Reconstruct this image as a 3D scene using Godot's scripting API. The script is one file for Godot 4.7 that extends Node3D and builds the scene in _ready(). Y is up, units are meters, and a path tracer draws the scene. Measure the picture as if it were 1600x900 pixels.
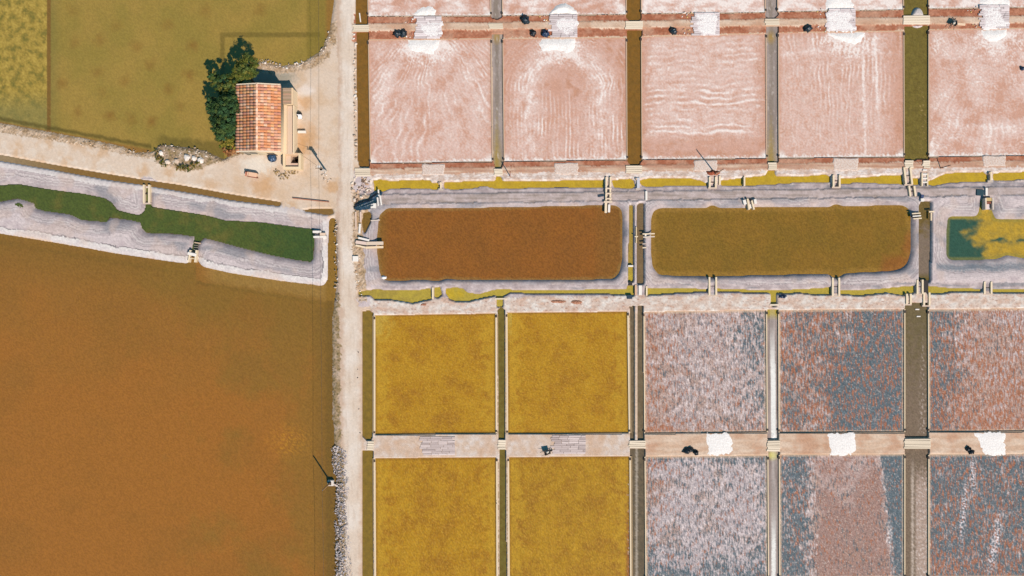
extends Node3D
# Salt works seen from a drone. Plan units: 12 to the metre, x east, y south, counted from the survey's north-west corner.

const U := 1.0 / 12.0
const CAM_H := 90.0
const S := 1.5
const X0 := -120.0
const Y0 := -96.0
const NX := 1228
const NY := 728
enum {SAND, ROAD, YARD, TRACK, FRINGE, BANK, RED, PATH, PATHLOW, DRY, SHELF, MUD, PAN, BED, EDGE, SCRUB, STRIP, PONDBANK}

var Z := PackedByteArray()
var edge_d := 99.0
var H := PackedFloat32Array()
var B := PackedByteArray()      # how many steps a bank cell lies from its water
var O := PackedByteArray()      # how many steps a bank cell lies from its outer edge
var rng := RandomNumberGenerator.new()
var n1 := FastNoiseLite.new()
var n2 := FastNoiseLite.new()
var n3 := FastNoiseLite.new()
var names := {}
var mats := {}
var grain: Texture2D
var relief: Texture2D

# ---------------------------------------------------------------- helpers
func c(r: float, g: float, b: float) -> Color:      # base colour of a surface whose sunlit look is r, g, b
	var k := Color(r / 255.0, g / 255.0, b / 255.0).srgb_to_linear()
	return Color(k.r / 1.47, k.g / 1.43, k.b / 1.52)

func at(x: float, y: float, h := 0.0) -> Vector3:
	return Vector3((x - 800.0) * U, h, (y - 450.0) * U)

func up_at(x: float, y: float, h: float) -> Vector3:   # where a point at height h stands that the survey picture shows at x, y
	var k := (CAM_H - h) / CAM_H
	return Vector3((x - 800.0) * U * k, h, (y - 450.0) * U * k)

func numbered(called: String) -> String:
	if not names.has(called):
		names[called] = 0
		return called
	names[called] += 1
	return "%s_%03d" % [called, names[called]]

func tag(o: Node, label: String, category: String, group := "") -> void:
	o.set_meta("label", label)
	o.set_meta("category", category)
	if group != "":
		o.set_meta("group", group)

func structure(o: Node3D, called: String) -> Node3D:
	o.name = numbered(called)
	o.set_meta("kind", "structure")
	add_child(o)
	return o

func thing(called: String, label: String, category: String, where: Vector3, group := "") -> Node3D:
	var o := Node3D.new()
	o.name = numbered(called)
	o.position = where
	add_child(o)
	tag(o, label, category, group)
	return o

func inst(mesh: Mesh, m: Material) -> MeshInstance3D:
	var o := MeshInstance3D.new()
	o.mesh = mesh
	o.material_override = m
	return o

func origin_of(p: Node3D) -> Vector3:
	var o := Vector3.ZERO
	var q: Node = p
	while q is Node3D and q != self:
		o += q.position
		q = q.get_parent()
	return o

func part(parent: Node3D, called: String, mesh: Mesh, m: Material, world := Vector3.ZERO) -> MeshInstance3D:
	var o := inst(mesh, m)
	o.name = called
	o.position = world - origin_of(parent)
	parent.add_child(o, true)
	return o

func mat(r: float, g: float, b: float, rough := 0.9) -> StandardMaterial3D:
	var key := "%d %d %d %.2f" % [r, g, b, rough]
	if mats.has(key):
		return mats[key]
	var m := StandardMaterial3D.new()
	m.albedo_color = (c(r, g, b) * 1.08).linear_to_srgb()
	m.roughness = rough
	m.albedo_texture = grain
	m.uv1_triplanar = true
	m.uv1_world_triplanar = true
	m.uv1_scale = Vector3(0.7, 0.7, 0.7)
	mats[key] = m
	return m

func vmat(key: String, rough: float, spec := 0.4, bump := 0.0) -> StandardMaterial3D:
	if mats.has(key):
		return mats[key]
	var m := StandardMaterial3D.new()
	m.vertex_color_use_as_albedo = true
	m.roughness = rough
	m.metallic_specular = spec
	if bump > 0.0:
		m.albedo_texture = grain
		m.uv1_triplanar = true
		m.uv1_world_triplanar = true
		m.uv1_scale = Vector3(0.45, 0.45, 0.45)
		m.heightmap_enabled = true
		m.heightmap_texture = relief
		m.heightmap_scale = bump
	mats[key] = m
	return m

func pts(a: Array) -> PackedVector2Array:
	var p := PackedVector2Array()
	for k in a.size() / 2:
		p.append(Vector2(a[2 * k], a[2 * k + 1]))
	return p

func grown(p: PackedVector2Array, by: float) -> PackedVector2Array:
	var r := Geometry2D.offset_polygon(p, by)
	return r[0] if r.size() else p

func bar(parent: Node3D, called: String, a: Vector2, b: Vector2, w: float, y0: float, y1: float, m: Material, tilt := 0.0) -> MeshInstance3D:
	var bm := BoxMesh.new()
	bm.size = Vector3(a.distance_to(b) * U, y1 - y0, w * U)
	var mid := (a + b) / 2.0
	var o := part(parent, called, bm, m, at(mid.x, mid.y, (y0 + y1) / 2.0))
	o.rotation = Vector3(0, -(b - a).angle(), tilt)
	return o

func tube(st: SurfaceTool, a: Vector3, b: Vector3, ra: float, rb: float, sides := 7) -> void:
	var d := (b - a).normalized()
	var e := d.cross(Vector3(0.3, 0.2, 1.0)).normalized()
	var f := d.cross(e)
	for k in sides:
		var t0 := TAU * k / sides
		var t1 := TAU * (k + 1) / sides
		var p0 := e * cos(t0) + f * sin(t0)
		var p1 := e * cos(t1) + f * sin(t1)
		for v in [[a + p0 * ra, p0], [b + p0 * rb, p0], [b + p1 * rb, p1], [a + p0 * ra, p0], [b + p1 * rb, p1], [a + p1 * ra, p1]]:
			st.set_normal(v[1])
			st.add_vertex(v[0])
		for v in [b, b + p0 * rb, b + p1 * rb]:
			st.set_normal(d)
			st.add_vertex(v)

func tube_mesh(path: Array, ra: float, rb: float, sides := 7) -> ArrayMesh:
	var st := SurfaceTool.new()
	st.begin(Mesh.PRIMITIVE_TRIANGLES)
	var n := path.size() - 1
	for k in n:
		tube(st, path[k], path[k + 1], lerpf(ra, rb, float(k) / n), lerpf(ra, rb, float(k + 1) / n), sides)
	return st.commit()

# an uneven stone of about radius 1, flat faced
func stone_mesh(seed_: int, tall := 0.6) -> ArrayMesh:
	var r := RandomNumberGenerator.new()
	r.seed = seed_
	var p := PackedVector3Array()
	var rows := [[-0.5, 0.8], [0.1, 1.0], [0.75, 0.62]]
	for q in rows:
		for k in 6:
			var t := TAU * (k + r.randf_range(-0.25, 0.25)) / 6.0
			var d: float = q[1] * r.randf_range(0.75, 1.15)
			p.append(Vector3(cos(t) * d, (q[0] + r.randf_range(-0.12, 0.12)) * tall, sin(t) * d * 0.85))
	p.append(Vector3(r.randf_range(-0.2, 0.2), tall * 0.95, r.randf_range(-0.2, 0.2)))
	var st := SurfaceTool.new()
	st.begin(Mesh.PRIMITIVE_TRIANGLES)
	st.set_smooth_group(-1)
	for q in 2:
		for k in 6:
			var a := q * 6 + k
			var b := q * 6 + (k + 1) % 6
			for v in [a, a + 6, b, b, a + 6, b + 6]:
				st.add_vertex(p[v])
	for k in 6:
		for v in [12 + k, 18, 12 + (k + 1) % 6]:
			st.add_vertex(p[v])
	st.generate_normals()
	return st.commit()

# a sheet over a polygon; look(x, y, depth inside the edge) gives [height, colour]
func sheet(poly: PackedVector2Array, step: float, look: Callable, edge := false) -> ArrayMesh:
	var lo := poly[0]
	var hi := poly[0]
	for v in poly:
		lo = lo.min(v)
		hi = hi.max(v)
	var nx := int(ceil((hi.x - lo.x) / step)) + 2
	var ny := int(ceil((hi.y - lo.y) / step)) + 2
	var inside := PackedByteArray()
	inside.resize(nx * ny)
	var n := poly.size()
	for j in ny:
		var y := lo.y + (j + 0.5) * step
		var xs := []
		for k in n:
			var a := poly[k]
			var b := poly[(k + 1) % n]
			if (a.y <= y) != (b.y <= y):
				xs.append(a.x + (y - a.y) / (b.y - a.y) * (b.x - a.x))
		xs.sort()
		for k in xs.size() / 2:
			var i0 := int(ceil((xs[2 * k] - lo.x) / step - 0.5))
			var i1 := int(floor((xs[2 * k + 1] - lo.x) / step - 0.5))
			for i in range(maxi(i0, 0), mini(i1, nx - 1) + 1):
				inside[j * nx + i] = 1
	var ids := PackedInt32Array()
	ids.resize((nx + 1) * (ny + 1))
	ids.fill(-1)
	var pv := PackedVector3Array()
	var pc := PackedColorArray()
	var ix := PackedInt32Array()
	for j in ny:
		for i in nx:
			if inside[j * nx + i] == 0:
				continue
			var q := [0, 0, 0, 0]
			for k in 4:
				var vi := i + (k & 1)
				var vj := j + (k >> 1)
				var id := vj * (nx + 1) + vi
				if ids[id] < 0:
					ids[id] = pv.size()
					var x := lo.x + vi * step
					var y := lo.y + vj * step
					var d := 0.0
					if edge:
						d = 1e9
						var pt := Vector2(x, y)
						for m in n:
							d = minf(d, pt.distance_to(Geometry2D.get_closest_point_to_segment(pt, poly[m], poly[(m + 1) % n])))
						if not Geometry2D.is_point_in_polygon(pt, poly):
							d = -d
					var g: Array = look.call(x, y, d)
					pv.append(at(x, y, g[0]))
					pc.append(g[1])
				q[k] = ids[id]
			ix.append_array(PackedInt32Array([q[0], q[1], q[3], q[0], q[3], q[2]]))
	var nn := PackedVector3Array()
	nn.resize(pv.size())
	for t in ix.size() / 3:
		var a := ix[3 * t]
		var b := ix[3 * t + 1]
		var d := ix[3 * t + 2]
		var w := (pv[d] - pv[a]).cross(pv[b] - pv[a])
		nn[a] += w
		nn[b] += w
		nn[d] += w
	for k in nn.size():
		nn[k] = nn[k].normalized()
	return commit(pv, nn, pc, ix)

func commit(pv: PackedVector3Array, nn: PackedVector3Array, pc: PackedColorArray, ix: PackedInt32Array) -> ArrayMesh:
	var arr := []
	arr.resize(Mesh.ARRAY_MAX)
	arr[Mesh.ARRAY_VERTEX] = pv
	arr[Mesh.ARRAY_NORMAL] = nn
	arr[Mesh.ARRAY_COLOR] = pc
	arr[Mesh.ARRAY_INDEX] = ix
	var am := ArrayMesh.new()
	am.add_surface_from_arrays(Mesh.PRIMITIVE_TRIANGLES, arr)
	return am

# ---------------------------------------------------------------- terrain raster
func fill(poly: PackedVector2Array, z: int, h: float) -> void:
	var n := poly.size()
	var ylo := 1e9
	var yhi := -1e9
	for v in poly:
		ylo = minf(ylo, v.y)
		yhi = maxf(yhi, v.y)
	for j in range(maxi(0, int(ceil((ylo - Y0) / S))), mini(NY - 1, int(floor((yhi - Y0) / S))) + 1):
		var y := Y0 + j * S
		var xs := []
		for k in n:
			var a := poly[k]
			var b := poly[(k + 1) % n]
			if (a.y <= y) != (b.y <= y):
				xs.append(a.x + (y - a.y) / (b.y - a.y) * (b.x - a.x))
		xs.sort()
		for k in xs.size() / 2:
			for i in range(maxi(0, int(ceil((xs[2 * k] - X0) / S))), mini(NX - 1, int(floor((xs[2 * k + 1] - X0) / S))) + 1):
				if z >= 0:
					Z[j * NX + i] = z
				H[j * NX + i] = h

func mark(arr: PackedByteArray, poly: PackedVector2Array, val: int) -> void:
	var n := poly.size()
	var ylo := 1e9
	var yhi := -1e9
	for v in poly:
		ylo = minf(ylo, v.y)
		yhi = maxf(yhi, v.y)
	for j in range(maxi(0, int(ceil((ylo - Y0) / S))), mini(NY - 1, int(floor((yhi - Y0) / S))) + 1):
		var y := Y0 + j * S
		var xs := []
		for k in n:
			var a := poly[k]
			var b := poly[(k + 1) % n]
			if (a.y <= y) != (b.y <= y):
				xs.append(a.x + (y - a.y) / (b.y - a.y) * (b.x - a.x))
		xs.sort()
		for k in xs.size() / 2:
			for i in range(maxi(0, int(ceil((xs[2 * k] - X0) / S))), mini(NX - 1, int(floor((xs[2 * k + 1] - X0) / S))) + 1):
				arr[j * NX + i] = val

func blur(r: int) -> void:
	var w := 2 * r + 1
	var t := PackedFloat32Array()
	t.resize(NX * NY)
	for j in NY:
		var o := j * NX
		var s := 0.0
		for i in range(-r, r + 1):
			s += H[o + clampi(i, 0, NX - 1)]
		for i in NX:
			t[o + i] = s / w
			s += H[o + mini(i + r + 1, NX - 1)] - H[o + maxi(i - r, 0)]
	for i in NX:
		var s := 0.0
		for j in range(-r, r + 1):
			s += t[clampi(j, 0, NY - 1) * NX + i]
		for j in NY:
			H[j * NX + i] = s / w
			s += t[mini(j + r + 1, NY - 1) * NX + i] - t[maxi(j - r, 0) * NX + i]

# a strip between two lines given as y at x = 590 and y at x = 1600
func wavy(p: PackedVector2Array) -> PackedVector2Array:
	var q := PackedVector2Array()
	for k in p.size():
		var a := p[k]
		var b := p[(k + 1) % p.size()]
		var n := maxi(1, int(a.distance_to(b) / 5.0))
		for e in n:
			var v := a.lerp(b, float(e) / n)
			q.append(v + Vector2(0, n2.get_noise_2d(v.x * 0.8, v.y * 3.0) * 2.0))
	return q

func strip(xa: float, xb: float, ta: float, tb: float, ba: float, bb: float) -> PackedVector2Array:
	var f := func(x, a, b): return a + (b - a) * (x - 590.0) / 1010.0
	return pts([xa, f.call(xa, ta, tb), xb, f.call(xb, ta, tb), xb, f.call(xb, ba, bb), xa, f.call(xa, ba, bb)])

var field_p: PackedVector2Array
var orange_p: PackedVector2Array
var canal_p: PackedVector2Array
var lbank_p: PackedVector2Array
var ditch_p: PackedVector2Array
var ditch2_p: PackedVector2Array
var p1: PackedVector2Array
var p2: PackedVector2Array
var p3: PackedVector2Array
var pool_p: PackedVector2Array
var yellow := []
var lower := []
var thin_p: PackedVector2Array
var mid_p: PackedVector2Array
var east_p: PackedVector2Array
var chan := []      # [polygon, floor kind]: the channels between the pans
var pans := []      # [corners, kind, description]

func plan() -> void:
	field_p = pts([-130, -100, 518, -100, 520, 0, 513, 48, 500, 78, 470, 96, 440, 101, 412, 95, 402, 92, 398, 104, 392, 130, 375, 180, 362, 228, 352, 248, 344, 246, 325, 236, 300, 230, 262, 226, 246, 226, 240, 234, 226, 237, 205, 236, 196, 228, 130, 214, 60, 201, 0, 190, -130, 166])
	orange_p = pts([-130, 342, 0, 366, 60, 376, 144, 390, 200, 400, 260, 409, 297, 412, 300, 402, 306, 402, 307, 410, 316, 417, 357, 427, 433, 439, 495, 446, 507, 446, 513, 438, 515, 343, 523, 341, 524, 440, 521, 466, 517, 510, 519, 560, 518, 640, 521, 700, 519, 722, 526, 745, 525, 800, 527, 850, 525, 990, -130, 990])
	canal_p = pts([-130, 272, 0, 290, 27, 288, 43, 291, 66, 295, 101, 300, 127, 303, 162, 310, 173, 317, 182, 329, 202, 334, 217, 337, 226, 329, 227, 314, 227, 294, 233, 294, 233, 314, 236, 324, 269, 329, 320, 337, 331, 339.5, 354, 346, 369, 346, 408, 348, 459, 355, 474, 357, 490, 359, 490, 370, 488.5, 404, 484, 408.5, 459, 405, 423, 398, 382, 388, 349, 379, 318, 371, 309, 380, 305, 393, 299, 392, 303, 375, 303, 369, 277, 365, 228, 363, 221, 356, 219, 347, 202, 343, 170, 339, 165, 346, 127, 343, 107, 334, 69, 329, 55, 325, 52, 317, 40, 313, 26, 309, 0, 314, -130, 296])
	lbank_p = pts([-130, 228, 0, 250, 87, 265, 162, 280, 225, 288, 320, 304, 441, 322, 510, 335, 516, 343, 513, 438, 507, 446, 495, 446, 433, 438, 357, 426, 316, 416, 306, 410, 297, 412, 260, 408, 144, 389, 58, 373.5, 0, 365, -130, 342])
	ditch_p = pts([-130, 222, 0, 242, 87, 258, 162, 271, 225, 281, 280, 289, 357, 303, 439, 316, 437, 322, 357, 312, 320, 305, 225, 289, 162, 280, 87, 266, 0, 251, -130, 231])
	ditch2_p = pts([482, 327, 519, 326, 521, 333, 512, 336, 494, 333, 470, 329])
	p1 = pts([604, 327, 680, 326.5, 800, 325, 935, 322, 962, 322, 970, 327, 972, 345, 971, 405, 967, 425, 958, 434, 900, 436, 760, 436.5, 694, 434.5, 686, 438, 676, 438, 668, 435.5, 608, 437.5, 598, 435, 594, 424, 591, 400, 590, 375, 592, 350, 594, 336])
	p2 = pts([1030, 327, 1108, 326, 1110, 322, 1118, 322, 1121, 326, 1165, 326, 1180, 325, 1300, 325, 1303, 320, 1312, 320, 1315, 324, 1380, 322, 1410, 321.5, 1420, 326, 1423, 340, 1422, 395, 1418, 410, 1410, 418, 1392, 422, 1320, 425.5, 1310, 433, 1302, 433, 1298, 426, 1120, 430, 1112, 433, 1104, 430, 1050, 429, 1030, 428, 1021, 415, 1019, 390, 1020, 340, 1022, 331])
	p3 = pts([1484, 340, 1530, 339.5, 1534, 330, 1536, 312, 1544, 312, 1550, 330, 1556, 344, 1600, 345, 1730, 344, 1730, 400, 1600, 401, 1575, 396, 1560, 402, 1530, 404, 1486, 404, 1482, 400])
	pool_p = pts([568, 333, 578, 331, 580, 338, 577, 350, 571, 362, 569, 366, 566, 350])
	yellow = [
		pts([583, 281.4, 594, 280, 609, 282.6, 660, 280.5, 672, 282, 675, 285.6, 687, 285.6, 687, 292.5, 679.5, 295.5, 669, 293.4, 630, 292.5, 609, 293.4, 597, 298.5, 585, 297]),
		pts([693.6, 285, 732, 283, 774, 282, 775.5, 275.4, 782.4, 275.4, 784.5, 282, 840, 283, 915, 281, 943.5, 280.5, 944.4, 291.6, 870, 291, 795, 293.4, 774, 293.4, 756, 289.5, 735, 293.4, 708, 294.6, 694.5, 293.4]),
		pts([955.5, 281.4, 984, 279, 990, 282, 992.4, 289.5, 987, 294, 960, 291.6]),
		pts([999.4, 282, 1005, 280, 1019, 278, 1077, 278, 1096, 282, 1106, 286.7, 1106, 289, 1057.5, 288.6, 1015, 290.5, 1003, 289]),
		pts([1127, 282, 1158, 278, 1197, 274, 1203, 262.6, 1210.6, 262.6, 1212.5, 276, 1251, 276, 1290, 272.3, 1298, 276, 1298, 284, 1251, 284, 1212.5, 286.6, 1162, 289, 1127, 289]),
		pts([1314, 278, 1348, 277.3, 1387, 273.5, 1410, 274.3, 1412, 286.7, 1348, 284, 1314, 286]),
		pts([1422, 279, 1436.5, 278, 1436.5, 287, 1424, 287]),
		pts([1449, 284, 1462, 279, 1480, 270.4, 1538, 268.4, 1544, 274, 1544, 282, 1484, 284, 1460.5, 289, 1449, 286.7]),
		pts([1552.7, 270.4, 1600, 268.4, 1730, 265, 1730, 278, 1600, 280, 1553.5, 282])]
	lower = [
		pts([561, 456, 585, 452.5, 630, 454.5, 654, 453.6, 673, 450, 674.5, 466.5, 645, 473, 615, 468, 585, 467, 579, 461.5, 561, 461.5]),
		pts([679.5, 450, 687, 448.5, 690, 460.5, 684, 465.6, 679.5, 463.5]),
		pts([697.5, 451.5, 711, 449, 723, 451.5, 732, 458.5, 750, 459.6, 768, 454.5, 780, 452, 810, 453.6, 870, 453.6, 960, 452.4, 981, 451.5, 981, 447, 990, 447, 990.6, 460.5, 984, 463.5, 979.5, 460.5, 930, 457.5, 840, 458.4, 798, 456.6, 786, 462, 784.5, 480, 777, 480, 777, 460.5, 762, 463.5, 732, 470.4, 714, 471, 702, 466.5, 697.5, 459]),
		pts([1009, 450.5, 1106, 451.7, 1106, 455, 1060, 457, 1009, 461]),
		pts([1120, 451.3, 1203, 454.4, 1251, 452.5, 1298, 449.4, 1299, 460, 1274.5, 460, 1251, 457, 1212.5, 459, 1212, 478, 1205, 478, 1204.5, 458, 1197, 456.6, 1120, 455.4]),
		pts([1314, 454.4, 1367.5, 452.5, 1406, 448.6, 1429, 446.7, 1429, 457, 1410, 461, 1387, 457, 1348, 461, 1314, 460]),
		pts([1448, 446.7, 1490, 451, 1534, 451.7, 1534, 455, 1484, 455.5, 1472, 459, 1448, 458]),
		pts([1549.6, 452.5, 1730, 450, 1730, 457, 1600, 457.5, 1550, 457.5])]
	thin_p = pts([983.5, 320, 989.5, 320, 989, 440, 981.5, 440])
	mid_p = pts([995, 322, 999, 318, 1006, 318, 1005, 390, 1006, 444, 996, 444])
	east_p = pts([1436, 322, 1440, 314, 1455, 314, 1453, 440, 1436, 440])
	# channels between the pans: polygon, kind, water level
	chan = [
		[pts([556, -100, 572, -100, 574, 38, 556.5, 38]), "brown"], [pts([557, 51, 575, 51, 578, 250, 576, 261, 562, 261, 559, 250]), "brown"],
		[pts([766.5, -100, 783, -100, 783.5, 26, 777, 30, 767, 26]), "dry"], [pts([769, 54, 784.5, 54, 787, 250, 783, 262, 774, 262, 771, 250]), "dry"],
		[pts([978, -100, 1001, -100, 1002, 28, 996, 33, 985, 33, 979.5, 28]), "brown"], [pts([980, 48, 1002, 48, 1003, 250, 997, 258, 985, 258, 980.5, 250]), "brown"],
		[pts([1196.5, -100, 1214, -100, 1215.5, 22, 1209, 29, 1197, 26]), "dry"], [pts([1198, 42, 1215.5, 42, 1216.5, 253, 1199, 253]), "dry"],
		[pts([1413, -100, 1450, -100, 1450.5, 24, 1413, 24]), "olive"], [pts([1413.5, 41, 1450.5, 40, 1450.5, 248, 1414, 250]), "olive"],
		[pts([567, 487, 577, 485, 582, 489, 582, 676, 580, 687, 574, 688, 566, 680]), "olive2"], [pts([567, 705, 582, 704, 583, 990, 567, 990]), "olive2"],
		[pts([778, 484, 783, 480, 788, 484, 789, 686, 779, 686]), "olive3"], [pts([780, 703, 790, 703, 791, 990, 781, 990]), "olive3"],
		[pts([984, 480, 990, 478, 991, 688, 984.5, 688]), "grey"], [pts([996, 478, 1004, 478, 1006, 688, 997, 688]), "grey"],
		[pts([985, 701, 1006.5, 701, 1008, 990, 986, 990]), "greywide"],
		[pts([1200, 484, 1215.5, 484, 1216, 687, 1200, 687]), "salty"], [pts([1200.5, 706, 1216.5, 706, 1217, 990, 1201, 990]), "salty2"],
		[pts([1414.5, 478, 1420, 474, 1450, 474, 1450.5, 684, 1414.5, 684]), "crust"], [pts([1414.5, 702, 1450.5, 702, 1450.5, 990, 1414.5, 990]), "crust2"]]
	var q := func(a): return [Vector2(a[0], a[1]), Vector2(a[2], a[3]), Vector2(a[4], a[5]), Vector2(a[6], a[7])]
	pans = [
		[q.call([576.5, 63, 766.5, 61, 768.5, 252, 579.5, 255]), "fan", 0], [q.call([786.5, 61, 978, 59, 979, 249, 788.5, 252]), "arch", 1],
		[q.call([1003, 57.5, 1196, 52.5, 1197, 247, 1004, 249]), "rows", 2], [q.call([1217, 51.5, 1411.5, 49, 1412, 244.7, 1218, 246.5]), "rake", 3],
		[q.call([1452, 47, 1642, 44, 1642, 242, 1452, 244.7]), "swirl", 4],
		[q.call([574, -125, 764, -127, 766, 24, 576, 25]), "wash", 5], [q.call([784, -127, 976, -129, 978, 22, 786, 24]), "wash", 6],
		[q.call([1002, -130, 1194, -132, 1195, 19, 1003, 21]), "pale", 7], [q.call([1215, -134, 1410, -136, 1411, 14.5, 1216, 18]), "pale", 8],
		[q.call([1452, -138, 1642, -140, 1642, 10.5, 1452, 13]), "pale", 9],
		[q.call([586.4, 493, 774, 490, 774.5, 677, 586.4, 679]), "yellow", 10], [q.call([793, 489, 980, 487, 982.4, 676.4, 794, 678]), "yellow", 11],
		[q.call([586.4, 716, 775, 714.6, 776, 990, 588, 990]), "yellow", 12], [q.call([795.5, 714.5, 983.4, 713, 985, 990, 797, 990]), "yellow", 13],
		[q.call([1007, 488, 1197, 485, 1198, 675, 1008, 677]), "tile0", 14], [q.call([1217.5, 485, 1413, 483, 1413, 675, 1218, 676]), "tile1", 15],
		[q.call([1451.5, 484, 1645, 482, 1645, 673, 1452, 675]), "tile2", 16],
		[q.call([1008.5, 714, 1199, 712, 1200, 905, 1010, 905]), "tile3", 17], [q.call([1218.5, 711, 1413, 710, 1413, 903, 1219, 904]), "tile4", 18],
		[q.call([1452, 711, 1645, 709, 1645, 902, 1452, 903]), "tile5", 19]]

func shape_ground() -> void:
	Z.resize(NX * NY)
	H.resize(NX * NY)
	B.resize(NX * NY)
	O.resize(NX * NY)
	for k in range(22, -1, -1):
		for p in [canal_p, p1, p2, p3]:
			mark(B, grown(p, 1.5 * k + 0.2), k + 1)
	for k in 16:
		mark(O, grown(lbank_p, -1.5 * k), k + 1)
	# west side
	fill(pts([-130, 150, 240, 215, 352, 240, 400, 250, 560, 250, 560, 345, 500, 340, 441, 322, 320, 304, 0, 250, -130, 228]), TRACK, 0.05)
	fill(pts([395, 100, 440, 104, 470, 99, 500, 80, 516, 50, 553, 40, 552, 330, 520, 332, 470, 318, 420, 312, 360, 303, 330, 270, 360, 240]), YARD, 0.05)
	fill(pts([-130, 164, 0, 189, 130, 212, 236, 233, 246, 244, 232, 247, 190, 240, 120, 225, 60, 216, 0, 206, -130, 186]), FRINGE, 0.0)
	fill(pts([236, 224, 300, 226, 350, 244, 362, 250, 330, 256, 315, 264, 290, 268, 245, 254]), SCRUB, 0.12)
	fill(pts([322, 60, 392, 60, 402, 92, 396, 120, 380, 240, 350, 250, 336, 236, 330, 160]), SCRUB, 0.05)
	fill(pts([508, 40, 530, 30, 524, 70, 505, 100, 470, 112, 420, 116, 398, 112, 405, 88, 440, 98, 470, 93, 498, 74]), FRINGE, 0.02)
	fill(pts([526, -100, 556, -100, 556, 0, 553, 60, 552, 250, 551, 330, 553, 400, 556, 440, 562, 470, 567, 490, 566, 620, 568, 680, 574, 686, 584, 690, 584, 702, 572, 706, 568, 720, 566, 800, 567, 990, 538, 990, 538, 800, 533, 720, 530, 690, 532, 620, 530, 480, 526, 440, 524, 332, 530, 280]), ROAD, 0.1)
	fill(pts([512, 460, 530, 456, 533, 700, 538, 720, 540, 990, 518, 990, 522, 745, 514, 715, 518, 640]), SCRUB, 0.05)
	fill(lbank_p, BANK, 0.12)
	fill(grown(canal_p, 17), BANK, 0.07)
	fill(grown(canal_p, 9), BANK, 0.02)
	fill(grown(canal_p, 3), BANK, -0.05)
	fill(orange_p, BED, -0.75)
	fill(pts([297, 404, 306, 404, 316, 418, 357, 428, 433, 440, 495, 447, 507, 447, 518, 440, 519, 460, 490, 461, 430, 453, 360, 440, 322, 432]), BED, -0.38)
	fill(pts([-130, 345, 0, 367, 144, 391, 297, 413, 297, 422, 144, 402, 0, 378, -130, 356]), BED, -0.4)
	fill(pts([508, 462, 518, 462, 520, 990, 514, 990, 512, 700]), BED, -0.42)
	fill(field_p, BED, -0.6)
	fill(canal_p, BED, -0.6)
	# middle band
	fill(pts([552, 266, 1730, 250, 1730, 470, 1000, 470, 560, 480, 555, 400]), BANK, 0.12)
	fill(pts([578, 316, 1730, 303, 1730, 452, 1000, 455, 580, 455, 570, 440]), PONDBANK, 0.2)
	fill(pts([552, 300, 580, 300, 566, 366, 574, 470, 560, 470, 552, 400]), FRINGE, 0.08)
	for p in [p1, p2]:
		fill(grown(p, 6), PONDBANK, 0.12)
		fill(p, BED, -0.85)
	fill(grown(p3, 24), PONDBANK, 0.14)
	fill(grown(p3, 15), PONDBANK, 0.04)
	fill(grown(p3, 8), PONDBANK, -0.1)
	fill(p3, BED, -0.7)
	fill(pts([580, 446, 1730, 441, 1730, 470, 580, 470]), STRIP, 0.08)
	blur(2)
	blur(2)
	blur(1)
	# strips that step sharply
	fill(strip(578, 1730, 262, 251, 296, 285), EDGE, 0.05)
	fill(strip(560, 1730, 294, 282, 304, 292), STRIP, -0.12)
	fill(strip(580, 1730, 466, 455, 493, 482), SHELF, 0.12)
	for p in yellow + lower:
		fill(p, MUD, -0.5)
	for p in [thin_p, mid_p, east_p, pool_p]:
		fill(p, MUD, -0.5)
	fill(ditch_p, MUD, -0.3)
	fill(ditch2_p, MUD, -0.3)
	blur(1)
	# strips that step sharply, with worn edges
	for j in NY:
		for i in NX:
			var o := j * NX + i
			if Z[o] == STRIP and H[o] > -0.14 and Y0 + j * S < 320:
				H[o] = minf(H[o], -0.10)
	fill(wavy(strip(596, 1730, 303.8, 291.8, 319.5, 305.0)), DRY, 0.03)
	# paths and pans with hard edges
	fill(strip(553, 1730, 22, 9, 64, 44), RED, 0.0)
	fill(strip(553, 1730, 37, 25, 49, 36), PATH, 0.08)
	fill(strip(577, 1730, 254, 242, 264, 252), RED, 0.02)
	fill(strip(570, 1730, 263, 251, 273, 261), PATH, 0.08)
	fill(strip(568, 1000, 677, 677, 716, 714), PATHLOW, 0.08)
	fill(strip(995, 1730, 679, 674, 717, 708), PATH, 0.08)
	fill(pts([995, 900, 1730, 896, 1730, 990, 995, 990]), PATH, 0.06)
	for q in chan:
		fill(q[0], MUD, -0.55)
	for q in pans:
		fill(pts([q[0][0].x, q[0][0].y, q[0][1].x, q[0][1].y, q[0][2].x, q[0][2].y, q[0][3].x, q[0][3].y]), PAN, -0.6)
	# bunds between pans and channels are bars of their own; the ground under them stays low
	for j in NY:
		for i in NX:
			var k := j * NX + i
			var z := Z[k]
			if z == PAN or z == MUD:
				continue
			var x := X0 + i * S
			var y := Y0 + j * S
			var rough := 0.35 if z == ROAD or z == YARD or z == TRACK or z == PATH or z == PATHLOW or z == DRY else (0.5 if z == BANK or z == PONDBANK or z == STRIP else 1.0)
			H[k] += (n2.get_noise_2d(x * 3.0, y * 3.0) * 0.035 + n3.get_noise_2d(x, y) * 0.02) * rough
			if z == SCRUB or z == FRINGE:
				H[k] += n3.get_noise_2d(x * 1.3 + 50, y * 1.3) * 0.1

const CIRC := [[480, 215, 24], [478, 160, 14], [470, 230, 18], [300, 274, 26], [410, 292, 22], [520, 290, 16]]

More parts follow.
